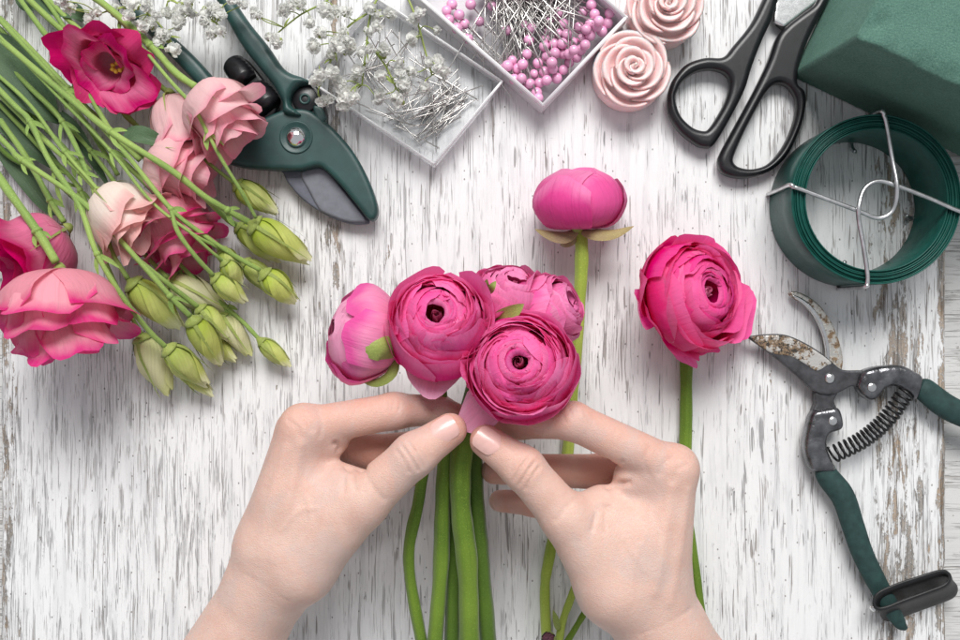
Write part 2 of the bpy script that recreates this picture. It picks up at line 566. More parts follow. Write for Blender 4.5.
M = {}
M['board'] = board_mat('worn_white_paint')
M['under'] = board_mat('grey_weathered_paint', True)
M['green_stem'] = stem_mat('fresh_stem', (0.070, 0.135, 0.010), (0.17, 0.27, 0.028))
M['pale_stem'] = stem_mat('pale_stem', (0.25, 0.36, 0.04), (0.42, 0.50, 0.10))
M['dark_stem'] = stem_mat('deep_stem', (0.045, 0.10, 0.008), (0.10, 0.18, 0.02))
M['lis_stem'] = stem_mat('lisianthus_stem', (0.13, 0.23, 0.05), (0.32, 0.44, 0.11))
M['leaf'] = stem_mat('dark_leaf', (0.035, 0.075, 0.035), (0.075, 0.13, 0.06), 0.5)
M['sepal'] = stem_mat('sepal_green', (0.16, 0.22, 0.04), (0.33, 0.38, 0.10), 0.5)
M['sepal_brown'] = stem_mat('withered_sepal', (0.27, 0.17, 0.12), (0.38, 0.33, 0.12), 0.6)
M['ran_in'] = petal_mat('inner_ranunculus_petal', (0.78, 0.006, 0.17), (0.95, 0.045, 0.31), (0.95, 0.21, 0.50), 0.45, vein=0.13, vary=0.10)
M['ran_eye'] = petal_mat('furled_ranunculus_petal', (0.40, 0.03, 0.14), (0.72, 0.08, 0.28), (0.82, 0.26, 0.44), 0.3, vary=0.10)
M['ran_out'] = petal_mat('outer_ranunculus_petal', (0.90, 0.24, 0.48), (0.95, 0.115, 0.42), (0.95, 0.27, 0.56), 0.42, vein=0.12, vary=0.10)
M['ran_pale'] = petal_mat('pale_ranunculus_petal', (0.88, 0.50, 0.62), (0.92, 0.34, 0.55), (0.93, 0.44, 0.64), 0.3, vein=0.25, vary=0.10)
M['ran_pale2'] = petal_mat('blush_ranunculus_petal', (0.90, 0.52, 0.62), (0.92, 0.34, 0.55), (0.86, 0.16, 0.44), 0.3, vein=0.25, vary=0.08)
M['ran_deep'] = petal_mat('deep_ranunculus_petal', (0.68, 0.006, 0.12), (0.86, 0.025, 0.225), (0.92, 0.15, 0.41), 0.38, vein=0.15, vary=0.10)
M['ran_mauve'] = petal_mat('mauve_ranunculus_petal', (0.84, 0.22, 0.45), (0.82, 0.12, 0.37), (0.86, 0.26, 0.50), 0.28, vein=0.30, vary=0.10)
M['lis_pink'] = petal_mat('pink_lisianthus_petal', (0.90, 0.64, 0.62), (0.90, 0.44, 0.52), (0.76, 0.08, 0.28), 0.42, vary=0.08, edge_at=0.93)
M['lis_dark'] = petal_mat('magenta_lisianthus_petal', (0.72, 0.14, 0.28), (0.72, 0.05, 0.21), (0.60, 0.012, 0.14), 0.3, vary=0.12)
M['lis_dark2'] = petal_mat('rose_lisianthus_petal', (0.86, 0.48, 0.53), (0.84, 0.22, 0.40), (0.68, 0.02, 0.19), 0.4, vary=0.10, edge_at=0.92)
M['lis_pale'] = petal_mat('pale_lisianthus_petal', (0.90, 0.70, 0.66), (0.92, 0.64, 0.65), (0.90, 0.40, 0.50), 0.42, vein=0.15, vary=0.07, edge_at=0.93)
M['lis_cream'] = petal_mat('cream_lisianthus_petal', (0.90, 0.82, 0.70), (0.91, 0.80, 0.72), (0.86, 0.52, 0.50), 0.35, vein=0.12, vary=0.05)
M['bud'] = petal_mat('lime_bud_petal', (0.38, 0.49, 0.07), (0.62, 0.67, 0.22), (0.80, 0.80, 0.50), 0.25, vein=0.42, vary=0.10)
M['bud_cream'] = petal_mat('cream_bud_petal', (0.62, 0.64, 0.30), (0.74, 0.72, 0.44), (0.72, 0.74, 0.36), 0.25, vein=0.3, vary=0.08)
M['stamen'] = simple('yellow_stamen', (0.75, 0.48, 0.05), 0.6)
M['gyp'] = petal_mat('white_floret_petal', (0.92, 0.93, 0.84), (0.95, 0.95, 0.92), (0.95, 0.95, 0.93), 0.5, vein=0.0, vary=0.02)
M['gyp_stem'] = stem_mat('thin_sprig_stem', (0.22, 0.30, 0.06), (0.36, 0.42, 0.12))
M['tool_green'] = simple('dark_green_paint', (0.014, 0.052, 0.048), 0.42, 0, 0.2, 1.5, 0.004, 60, 0.5)
M['grip_green'] = simple('dark_green_rubber', (0.016, 0.046, 0.043), 0.66, 0, 0.25, 3.0, 0.010, 34, 0.4)
M['black_plastic'] = simple('black_plastic', (0.008, 0.008, 0.010), 0.34, 0, 0.3, 3.0, 0.003, 50, 0.5)
M['black_rubber'] = simple('black_rubber', (0.010, 0.010, 0.011), 0.48, 0, 0.3, 3.0, 0.004, 40, 0.5)
M['gunmetal'] = simple('gunmetal', (0.085, 0.085, 0.092), 0.36, 0.6, 0.35, 2.5, 0.004, 30, 0.5)
M['forged'] = simple('forged_dark_steel', (0.17, 0.17, 0.18), 0.28, 0.9, 0.5, 1.6, 0.10, 1.6, 0.5)
M['blade_grey'] = simple('coated_blade', (0.10, 0.105, 0.13), 0.45, 0.25, 0.15, 3.0, 0.003, 60, 0.5)
M['blade_bevel'] = simple('ground_blade', (0.16, 0.165, 0.19), 0.42, 0.3, 0.12, 3.0, 0.003, 60, 0.5)
M['steel'] = simple('polished_steel', (0.72, 0.72, 0.72), 0.22, 1.0, 0.12, 4.0)
M['chrome'] = simple('chrome', (0.85, 0.85, 0.86), 0.08, 1.0, 0.05)
M['pin'] = simple('pin_steel', (0.60, 0.58, 0.56), 0.3, 0.95, 0.25, 1.0)
M['spring'] = simple('black_spring_steel', (0.010, 0.010, 0.011), 0.35, 0.1, 0.3, 3.0)
M['wire'] = simple('silver_wire', (0.62, 0.62, 0.63), 0.3, 0.9, 0.25, 2.0, 0.003, 20)
M['coil'] = simple('green_coated_wire', (0.008, 0.076, 0.061), 0.34, 0, 0.2, 2.0, 0.002, 30, 0.3)
M['wax'] = simple('pink_wax', (0.87, 0.635, 0.625), 0.42, 0, 0.05, 1.2, 0.004, 14, 0.4, 0, 0.14)
M['wick'] = simple('wick', (0.82, 0.76, 0.68), 0.8)
M['nail'] = simple('fingernail', (0.70, 0.43, 0.385), 0.30, 0, 0.08, 2.5, 0.004, 6, 0.5, 0.15)


def pearl_mat():
    m, nt, b = new_mat('pink_pearl')
    lw = nd(nt, 'ShaderNodeLayerWeight', {'Blend': 0.45}).outputs['Facing']
    oi = nd(nt, 'ShaderNodeObjectInfo').outputs['Random']
    c = ramp(nt, lw, [(0.0, (0.82, 0.42, 0.62)), (0.6, (0.76, 0.32, 0.54)), (1.0, (0.84, 0.54, 0.70))])
    h = nd(nt, 'ShaderNodeHueSaturation', {'Color': c, 'Value': mth(nt, 'ADD', 0.88, mth(nt, 'MULTIPLY', oi, 0.24))}).outputs[0]
    nt.links.new(h, b.inputs['Base Color'])
    b.inputs['Roughness'].default_value = 0.22
    b.inputs['Coat Weight'].default_value = 0.6
    b.inputs['Coat Roughness'].default_value = 0.08
    return m


M['pearl'] = pearl_mat()


def clear_mat(name, tint, opac, rough=0.08):
    """moulded clear plastic: see-through, a little milky, glossy"""
    m, nt, b = new_mat(name)
    b.inputs['Base Color'].default_value = (*tint, 1)
    b.inputs['Roughness'].default_value = rough
    P = obj_cm(nt)
    bump(nt, b, noise(nt, P, 3.0, 3), 0.006)
    tr = nd(nt, 'ShaderNodeBsdfTransparent', {'Color': (0.992, 0.993, 0.995, 1)})
    f = nd(nt, 'ShaderNodeFresnel', {'IOR': 1.45}).outputs[0]
    k = mth(nt, 'ADD', opac, mth(nt, 'MULTIPLY', f, 0.8), clamp=True)
    mx = nd(nt, 'ShaderNodeMixShader', {0: k, 1: tr.outputs[0], 2: b.outputs[0]})
    nt.links.new(mx.outputs[0], nt.nodes['Material Output'].inputs['Surface'])
    return m


M['clear'] = clear_mat('clear_plastic', (0.88, 0.89, 0.90), 0.045)
M['clear_floor'] = clear_mat('clear_plastic_floor', (0.90, 0.90, 0.91), 0.01, 0.1)
M['clear_rim'] = clear_mat('clear_plastic_rim', (0.90, 0.90, 0.91), 0.26)
M['frost'] = clear_mat('milky_plastic', (0.90, 0.89, 0.91), 0.55, 0.2)


def foam_mat():
    m, nt, b = new_mat('floral_foam')
    P = obj_cm(nt)
    n1 = noise(nt, P, 11.0, 6, 0.85); n2 = noise(nt, P, 0.8, 4)
    c = ramp(nt, mth(nt, 'ADD', mth(nt, 'MULTIPLY', n1, 0.85), mth(nt, 'MULTIPLY', n2, 0.15)), [(0.34, (0.070, 0.165, 0.130)), (0.66, (0.185, 0.350, 0.280))])
    nt.links.new(c, b.inputs['Base Color'])
    b.inputs['Roughness'].default_value = 0.85
    b.inputs['Specular IOR Level'].default_value = 0.2
    bump(nt, b, n1, 0.10, 1.0)
    return m


M['foam'] = foam_mat()


def rusty_mat():
    m, nt, b = new_mat('rusted_steel')
    P = obj_cm(nt)
    n1 = noise(nt, P, 2.6, 8, 0.72); n2 = noise(nt, scaled(nt, P, (1, 1, 1), (4, 2, 7)), 5.0, 6, 0.7)
    r1 = smooth(nt, n1, 0.46, 0.58); r2 = smooth(nt, n2, 0.50, 0.62)
    c = mixc(nt, r1, (0.62, 0.60, 0.56), (0.20, 0.13, 0.07))
    c = mixc(nt, mth(nt, 'MULTIPLY', r1, r2), c, (0.035, 0.025, 0.02))
    nt.links.new(c, b.inputs['Base Color'])
    nt.links.new(mth(nt, 'SUBTRACT', 0.9, r1), b.inputs['Metallic'])
    nt.links.new(mth(nt, 'ADD', 0.33, mth(nt, 'MULTIPLY', r1, 0.4)), b.inputs['Roughness'])
    bump(nt, b, mth(nt, 'ADD', n1, n2), 0.03, 0.7)
    return m


M['rusty'] = rusty_mat()


def skin_mat():
    m, nt, b = new_mat('skin')
    P = obj_cm(nt)
    at = nd(nt, 'ShaderNodeAttribute', attribute_name='flush_shade')
    n1 = noise(nt, P, 0.9, 5, 0.6); n2 = noise(nt, P, 6.0, 4, 0.6)
    c = ramp(nt, mth(nt, 'ADD', mth(nt, 'MULTIPLY', n1, 0.7), mth(nt, 'MULTIPLY', n2, 0.3)), [(0.32, (0.655, 0.445, 0.370)), (0.68, (0.735, 0.560, 0.485))])
    c = mixc(nt, mth(nt, 'MULTIPLY', at.outputs['Fac'], 0.9), c, (0.58, 0.225, 0.155))  # skin redness, plus the shade on the lower fingers put into the colour
    vein = noise(nt, scaled(nt, P, (0.55, 0.35, 0.5), (3, 1, 0)), 1.0, 2, 0.5, 0.6)
    c = mixc(nt, mth(nt, 'MULTIPLY', smooth(nt, vein, 0.55, 0.64), 0.22), c, (0.52, 0.46, 0.45))
    nt.links.new(c, b.inputs['Base Color'])
    b.inputs['Subsurface Weight'].default_value = 0.35
    b.inputs['Subsurface Radius'].default_value = (1.0, 0.38, 0.22)
    b.inputs['Subsurface Scale'].default_value = 0.20 * S
    b.inputs['Specular IOR Level'].default_value = 0.4
    b.inputs['Roughness'].default_value = 0.5
    vo = nd(nt, 'ShaderNodeTexVoronoi', {'Vector': scaled(nt, P, (9, 13, 10)), 'Scale': 1.0}, feature='DISTANCE_TO_EDGE')
    fine = smooth(nt, vo.outputs['Distance'], 0.0, 0.25)
    bump(nt, b, mth(nt, 'ADD', mth(nt, 'MULTIPLY', fine, 0.5), mth(nt, 'ADD', n2, mth(nt, 'MULTIPLY', noise(nt, P, 26, 3), 0.5))), 0.020, 0.7)
    return m


M['skin'] = skin_mat()

# ------------------------------------------------------------------ the table
def boards():
    # the broad painted board, its long edges a little uneven
    n = 90
    ys = np.linspace(-30, 30, n)
    r = random.Random(3)
    jl = np.array([r.uniform(-0.04, 0.04) for _ in ys]); jr = np.array([r.uniform(-0.05, 0.05) for _ in ys])
    xl, xr = g(1, 0)[0], g(946, 0)[0]
    V, F = [], []
    for i, y in enumerate(ys):
        a, b = xl + jl[i], xr + jr[i]
        V += [(a, y, -2.0), (a, y, -0.10), (a + 0.09, y, 0.0), (b - 0.10, y, 0.0), (b, y, -0.12), (b, y, -2.0)]
    for i in range(n - 1):
        for k in range(5):
            F.append((i * 6 + k, i * 6 + k + 1, (i + 1) * 6 + k + 1, (i + 1) * 6 + k)[::-1])
    o = part('tabletop_board', V, F, M['board'], smooth=False)
    tag(o, 'white painted board with worn cracked paint', kind='structure')
    for (a, b) in ((-46, xl - 0.10), (xr + 0.10, 46)):
        v, f = box(a, b, -46, 46, -1.6, -0.75)
        tag(part('table_ground', v, f, M['under'], smooth=False), 'grey weathered wood below the painted board', kind='structure')
    v, f = box(-60, 60, -60, 60, -2.6, -2.02)
    tag(part('table_base', v, f, M['under'], smooth=False), 'table under the boards', kind='structure')


boards()


# ------------------------------------------------------------------ hands
def build_hand(name, label, C, nail, wrinkles, flush_shade, lo, hi):
    """C: list of (a, b, ra, rb, k) tapered bones blended into one skin"""
    f = Field(lo, hi, 0.075)
    for (a, b, ra, rb, k) in C: f.cone(a, b, ra, rb, k)
    V, Q = f.mesh()
    V = relax(V, Q, 4, 0.5)
    N = vnormals(V, Q)
    for (pts, depth, sig) in wrinkles:
        P = catmull(pts, 6)
        d = np.full(len(V), 1e9)
        for i in range(len(P) - 1):
            e = P[i + 1] - P[i]
            t = np.clip((V - P[i]) @ e / (e @ e + 1e-9), 0, 1)
            q = V - P[i] - t[:, None] * e
            d = np.minimum(d, (q * q)[:, :2].sum(1) + 0.15 * q[:, 2] ** 2)
        V = V - N * (1.3 * depth * np.exp(-d / (sig * sig)))[:, None]
    V = relax(V, Q, 1, 0.3)
    t = thing(name, (V[:, 0].mean(), V[:, 1].mean(), V[:, 2].min()), label, 'hand')
    o = part('skin', V, Q, M['skin'], t)
    fl = 0.17 + 0.30 * np.exp(-((V[:, 1:2] - V[:, 1].max()) ** 2).sum(1) / 9.0)      # fingers pinker than the wrist
    for (p, rad, amt) in flush_shade:
        fl = np.maximum(fl, amt * np.exp(-(((V - np.array(p)) ** 2).sum(1)) / rad ** 2))
    a = o.data.attributes.new('flush_shade', 'FLOAT', 'POINT')
    a.data.foreach_set('value', fl.astype(np.float32))
    # thumbnail: a thin curved plate let into the tip
    c, tip, rad, up, L, W = nail
    c = np.array(c); d = nrm(np.array(tip) - c); up = np.array(up, float); up = nrm(up - d * up.dot(d)); sd = np.cross(d, up)
    nu, nv = 11, 13
    NV, NF, uv = [], [], []
    for lay in (0, 1):
        for i in range(nv):
            v = i / (nv - 1)
            s = -0.5 + v
            wl = W * (0.90 + 0.10 * v) * math.sqrt(max(0.0, 1 - (max(0, 0.30 - v) / 0.31) ** 2)) * math.sqrt(max(0.02, 1 - (max(0, v - 0.80) / 0.235) ** 2))
            for j in range(nu):
                u = -1 + 2 * j / (nu - 1)
                ang = u * wl / rad
                rr = rad + (0.026 if lay == 0 else -0.06) - 0.05 * v * v + 0.05 * sin(pi * v) * 0.6
                NV.append(c + d * (s * L) + rr * (cos(ang) * up + sin(ang) * sd) - up * 0.015 * abs(u) ** 3)
                uv.append((u, v))
    for lay in (0, 1):
        o2 = lay * nu * nv
        for i in range(nv - 1):
            for j in range(nu - 1):
                q = (o2 + i * nu + j, o2 + i * nu + j + 1, o2 + (i + 1) * nu + j + 1, o2 + (i + 1) * nu + j)
                NF.append(q if lay == 0 else q[::-1])
    part('thumbnail', NV, NF, M['nail'], t, uv=uv)
    return t


def hands():
    # hand whose forearm comes from the lower left
    W = g(266, 588, 6.0); E = g(150, 790, 4.6)
    imc = g(303, 428, 7.4)
    mmc = imc + (-0.55, -0.35, -1.8); rmc = imc + (-0.75, -1.0, -3.4); lmc = imc + (-0.7, -1.9, -4.7)
    C = [(W, E, 1.72, 2.5, 0.3), (W + (0.15, 0.1, -0.7), E + (0.2, 0, -0.6), 1.65, 2.4, 0.5)]
    base_i = g(272, 548, 6.6)
    C += [(W, base_i, 1.65, 1.55, 0.6), (base_i, imc, 1.5, 0.98, 0.5)]
    C += [(base_i + (-0.3, 0, -1.0), mmc, 1.4, 0.98, 0.8), (base_i + (-0.5, -.2, -1.9), rmc, 1.3, 0.9, 0.8), (base_i + (-0.4, -.3, -2.7), lmc, 1.2, 0.8, 0.8)]
    tc, tm, ti, tt = g(300, 566, 6.9), g(362, 502, 7.7), g(414, 455, 8.2), g(450, 430, 7.9)
    C += [(W, tc, 1.5, 1.45, 0.8), (tc, tm, 1.50, 1.10, 0.8), (tm, ti, 1.08, 0.90, 0.45), (ti, tt, 0.90, 0.72, 0.35)]
    C += [(g(300, 500, 6.9), g(338, 486, 7.1), 1.45, 1.0, 0.9), (g(296, 540, 6.8), g(330, 512, 7.2), 1.5, 1.2, 0.9)]
    C += [(imc, g(330, 438, 6.9), 0.9, 0.85, 0.5)]
    ip, idp, it = g(394, 411, 6.9), g(438, 410, 5.7), g(462, 418, 5.1)
    C += [(imc, ip, 0.86, 0.78, 0.30), (ip, idp, 0.76, 0.66, 0.3), (idp, it, 0.66, 0.56, 0.3)]
    C += [(mmc, g(372, 452, 5.2), 0.90, 0.76, 0.3), (g(372, 452, 5.2), g(428, 443, 4.6), 0.74, 0.64, 0.25), (g(428, 443, 4.6), g(452, 438, 4.4), 0.64, 0.56, 0.25)]
    C += [(rmc, g(356, 482, 3.5), 0.82, 0.68, 0.3), (g(356, 482, 3.5), g(412, 474, 3.5), 0.66, 0.58, 0.25)]
    C += [(lmc, g(338, 512, 2.5), 0.72, 0.58, 0.3), (g(338, 512, 2.5), g(378, 500, 2.8), 0.56, 0.5, 0.25)]
    def arc(px, py, z, dx, dy, bow, n=5):
        return [g(px + dx * (s - .5) + bow * (1 - (2 * s - 1) ** 2) * dy / math.hypot(dx, dy), py + dy * (s - .5) - bow * (1 - (2 * s - 1) ** 2) * dx / math.hypot(dx, dy), z) for s in np.linspace(0, 1, n)]
    wr = [(arc(412, 452, 9.1, 24, 34, 3), 0.075, 0.075), (arc(417, 449, 9.1, 23, 33, 3), 0.06, 0.07), (arc(407, 456, 9.1, 22, 30, 2), 0.065, 0.075), (arc(402, 461, 9.0, 14, 22, 2), 0.045, 0.07), (arc(422, 446, 9.0, 18, 26, 2), 0.035, 0.06),
          ([g(340, 452, 7.7), g(352, 461, 7.7), g(366, 470, 7.7)], 0.20, 0.16), ([g(338, 459, 7.7), g(350, 470, 7.7), g(360, 476, 7.7)], 0.10, 0.10), ([g(336, 444, 7.7), g(345, 452, 7.6), g(350, 458, 7.6)], 0.13, 0.12),
          (arc(391, 400, 7.7, 4, 20, 2), 0.035, 0.07), (arc(397, 402, 7.7, 3, 18, 2), 0.03, 0.06)]
    wr += [([g(274, 556, 8.2), g(288, 500, 8.5), g(300, 446, 8.5)], -0.055, 0.26), ([g(262, 552, 7.8), g(272, 500, 8.0), g(288, 448, 8.0)], -0.05, 0.22),
           ([g(300, 548, 8.4), g(312, 520, 8.5), g(304, 490, 8.5), g(312, 462, 8.4)], -0.03, 0.12), ([g(282, 530, 8.4), g(298, 512, 8.5), g(316, 508, 8.5)], -0.025, 0.11),
           ([g(296, 414, 8.4), g(306, 420, 8.4), g(312, 430, 8.4)], 0.05, 0.12), ([g(288, 420, 8.3), g(297, 427, 8.4), g(302, 438, 8.4)], 0.03, 0.09), ([g(318, 412, 8.2), g(322, 424, 8.2), g(320, 436, 8.1)], 0.03, 0.10),
           ([g(252, 562, 7.8), g(272, 574, 8.0), g(296, 590, 8.0)], 0.035, 0.11), ([g(246, 574, 7.8), g(268, 585, 8.0), g(288, 600, 8.0)], 0.025, 0.09),
           ([g(366, 470, 8.2), g(372, 486, 8.8), g(384, 500, 8.8)], 0.03, 0.12), ([g(352, 474, 8.2), g(356, 490, 8.6)], 0.05, 0.10), ([g(344, 476, 8.2), g(344, 492, 8.5)], 0.04, 0.10),
           (arc(384, 402, 7.7, 4, 20, 2), 0.03, 0.06), (arc(376, 405, 7.7, 2, 22, 2), 0.015, 0.06)]
    fl = [(tt, 1.2, 0.85), (ti, 0.9, 0.62), (ip, 1.2, 0.7), (it, 1.5, 0.9), (imc, 1.1, 0.65), (g(372, 452, 5.2), 1.8, 0.95), (g(428, 443, 4.6), 1.6, 0.95), (g(356, 465, 6.6), 1.1, 0.6), (g(412, 474, 3.5), 2, 0.9)]  # red knuckles and tips; shade of the lower fingers painted as darker red
    lo = g(180, 700, 5) - (0.8, 0, 0); lo[2] = 0.4
    hi = g(490, 380, 7); hi[2] = 10.2
    nl = (g(445, 431.5, 8.0), g(462, 420.5, 7.9), 0.70, (0.12, 0.34, 0.95), 1.10, 0.56)
    build_hand('hand', 'bare hand with its forearm rising at the lower left, thumb on the bouquet stems', C, nl, wr, fl, lo, hi)

    # the other hand
    W = g(664, 634, 6.2); E = g(770, 800, 4.6)
    imc = g(674, 469, 7.4)
    mmc = imc + (0.35, -0.45, -1.8); rmc = imc + (0.35, -1.2, -3.4); lmc = imc + (0.2, -2.1, -4.7)
    base_i = g(653, 585, 6.7)
    C = [(W, E, 1.85, 2.5, 0.3), (W + (0, 0.1, -0.7), E + (0, 0, -0.6), 1.7, 2.4, 0.5)]
    C += [(W, base_i, 1.75, 1.6, 0.6), (base_i, imc, 1.55, 0.98, 0.5)]
    C += [(base_i + (0.2, 0, -1.0), mmc, 1.4, 0.98, 0.8), (base_i + (0.2, -.2, -1.9), rmc, 1.3, 0.9, 0.8), (base_i + (0.1, -.3, -2.7), lmc, 1.2, 0.8, 0.8)]
    tc, tm, ti, tt = g(614, 588, 7.2), g(566, 518, 7.9), g(523, 468, 8.2), g(486, 441, 7.9)
    C += [(W, tc, 1.6, 1.5, 0.8), (tc, tm, 1.50, 1.02, 0.8), (tm, ti, 1.0, 0.88, 0.4), (ti, tt, 0.88, 0.70, 0.35)]
    C += [(g(640, 535, 7.0), g(602, 508, 7.1), 1.45, 1.0, 0.9), (g(640, 560, 6.9), g(600, 540, 7.2), 1.5, 1.2, 0.9), (imc, g(634, 478, 7.0), 0.95, 0.9, 0.5)]
    ip, idp, it = g(573, 421, 7.8), g(520, 423, 6.8), g(488, 426, 5.9)
    C += [(imc, ip, 0.90, 0.80, 0.30), (ip, idp, 0.78, 0.68, 0.3), (idp, it, 0.66, 0.56, 0.3)]
    C += [(mmc, g(604, 472, 5.2), 0.92, 0.80, 0.3), (g(604, 472, 5.2), g(530, 470, 4.8), 0.80, 0.72, 0.25), (g(530, 470, 4.8), g(494, 471, 4.6), 0.72, 0.60, 0.25)]
    C += [(rmc, g(604, 508, 3.7), 0.82, 0.70, 0.3), (g(604, 508, 3.7), g(535, 503, 3.6), 0.68, 0.64, 0.25), (g(535, 503, 3.6), g(500, 501, 3.5), 0.62, 0.52, 0.25)]
    C += [(lmc, g(618, 536, 2.5), 0.72, 0.58, 0.3), (g(618, 536, 2.5), g(575, 524, 2.4), 0.56, 0.5, 0.25)]
    wr = [(arc(524, 468, 9.1, 24, -34, 3), 0.075, 0.075), (arc(519, 464, 9.1, 23, -33, 3), 0.06, 0.07), (arc(529, 473, 9.1, 22, -30, 2), 0.065, 0.075), (arc(533, 478, 9.0, 14, -22, 2), 0.045, 0.07), (arc(514, 460, 9.0, 18, -26, 2), 0.035, 0.06),
          ([g(580, 506, 7.8), g(594, 506, 7.8), g(608, 507, 7.8)], 0.16, 0.14), ([g(606, 462, 7.6), g(610, 474, 7.6), g(608, 486, 7.6), g(628, 482, 7.6)], 0.16, 0.13), ([g(588, 512, 7.9), g(606, 520, 7.9)], 0.07, 0.10),
          (arc(580, 412, 8.5, 8, 22, -2), 0.03, 0.07), (arc(572, 410, 8.5, 6, 20, -2), 0.03, 0.06)]
    wr += [([g(654, 590, 8.3), g(664, 540, 8.6), g(672, 488, 8.5)], -0.055, 0.26), ([g(668, 600, 8.0), g(680, 545, 8.1), g(686, 490, 8.0)], -0.05, 0.22),
           ([g(630, 590, 8.5), g(636, 556, 8.6), g(650, 524, 8.6), g(652, 500, 8.5)], -0.03, 0.12), ([g(644, 570, 8.5), g(630, 548, 8.6), g(622, 530, 8.6)], -0.025, 0.11),
           ([g(676, 456, 8.4), g(666, 462, 8.4), g(660, 474, 8.4)], 0.05, 0.12), ([g(686, 464, 8.3), g(677, 470, 8.4), g(672, 482, 8.4)], 0.03, 0.09), ([g(648, 448, 8.2), g(644, 460, 8.2), g(648, 474, 8.1)], 0.03, 0.10),
           ([g(690, 610, 7.8), g(668, 620, 8.0), g(640, 632, 8.0)], 0.035, 0.11), ([g(578, 498, 8.6), g(566, 508, 8.9), g(556, 520, 8.9)], 0.03, 0.12), ([g(596, 514, 8.4), g(592, 530, 8.7)], 0.05, 0.10), ([g(606, 514, 8.4), g(606, 532, 8.7)], 0.04, 0.10), ([g(612, 470, 8.2), g(622, 462, 8.2)], 0.05, 0.09),
           (arc(564, 412, 8.5, 4, 20, -2), 0.025, 0.06), (arc(588, 416, 8.5, 8, 22, -2), 0.02, 0.06)]
    fl = [(tt, 1.2, 0.85), (ti, 0.9, 0.62), (ip, 1.2, 0.55), (idp, 1.6, 0.6), (it, 1.5, 0.9), (imc, 1.1, 0.65), (g(604, 472, 5.2), 1.8, 0.95), (g(540, 470, 4.8), 2.0, 1.0), (g(494, 471, 4.6), 1.5, 0.9), (g(590, 508, 3.6), 1.8, 0.9), (g(520, 503, 3.6), 1.8, 0.9), (g(600, 492, 6.0), 1.1, 0.6)]  # red joints and tips; the shaded lower fingers painted a deeper red
    lo = g(455, 700, 5); lo[2] = 0.4
    hi = g(752, 392, 7); hi[2] = 10.2
    nl = (g(487, 442.5, 8.0), g(470, 430, 7.9), 0.68, (0.03, 0.25, 1.0), 1.12, 0.56)
    build_hand('hand', 'bare hand reaching from below the lone flower stems, index knuckle bent under the front bloom', C, nl, wr, fl, lo, hi)


hands()


# ------------------------------------------------------------------ flowers
def petal_grid(prof, phi, W, nt=9, nu=9, tip=0.25, tipp=2.0, ruffle=0.0, rk=3.0, curl=0.0, lip=0.0, r=rnd, narrow=0.35, ph=None, skew=0.0, taper=0.0):
    """petal wrapped round the flower's axis: prof = radius/height control points, W = half width (cm)"""
    prof = np.asarray(prof, float)
    pf = catmull(prof, 8)
    L = np.concatenate([[0], np.cumsum(np.linalg.norm(np.diff(pf, axis=0), axis=1))]); L /= L[-1]
    V, uv = [], []
    p1 = r.uniform(0, 6.28) if ph is None else ph
    p2 = r.uniform(0, 6.28)
    for i in range(nt):
        t = i / (nt - 1)
        for j in range(nu):
            u = -1 + 2 * j / (nu - 1)
            s = t * (1 - tip * abs(u) ** tipp) * (1 + 0.03 * sin(5 * u + p2) * t)
            s = min(s, 1.0)
            rr = np.interp(s, L, pf[:, 0]); hh = np.interp(s, L, pf[:, 1])
            w = W * (narrow + (1 - narrow) * sin(min(1.0, s / 0.62) * pi / 2)) * (1 - taper * s)
            a = u * w / max(rr, 0.35 * W)
            a = max(-2.6, min(2.6, a))
            e = s * s
            rr2 = rr + skew * u * s + curl * u * u * s + ruffle * e * (sin(rk * u + p1) * 0.7 + sin(2.3 * rk * u + p2) * 0.4) + lip * max(0, s - 0.72) ** 2 * 12
            hh2 = hh + ruffle * 0.5 * e * sin(1.7 * rk * u + p2 + 1)
            V.append((rr2 * cos(phi + a), rr2 * sin(phi + a), hh2))
            uv.append((u * 0.5 + 0.5, t))
    F = [(i * nu + j, i * nu + j + 1, (i + 1) * nu + j + 1, (i + 1) * nu + j) for i in range(nt - 1) for j in range(nu - 1)]
    return np.array(V), F, np.array(uv)


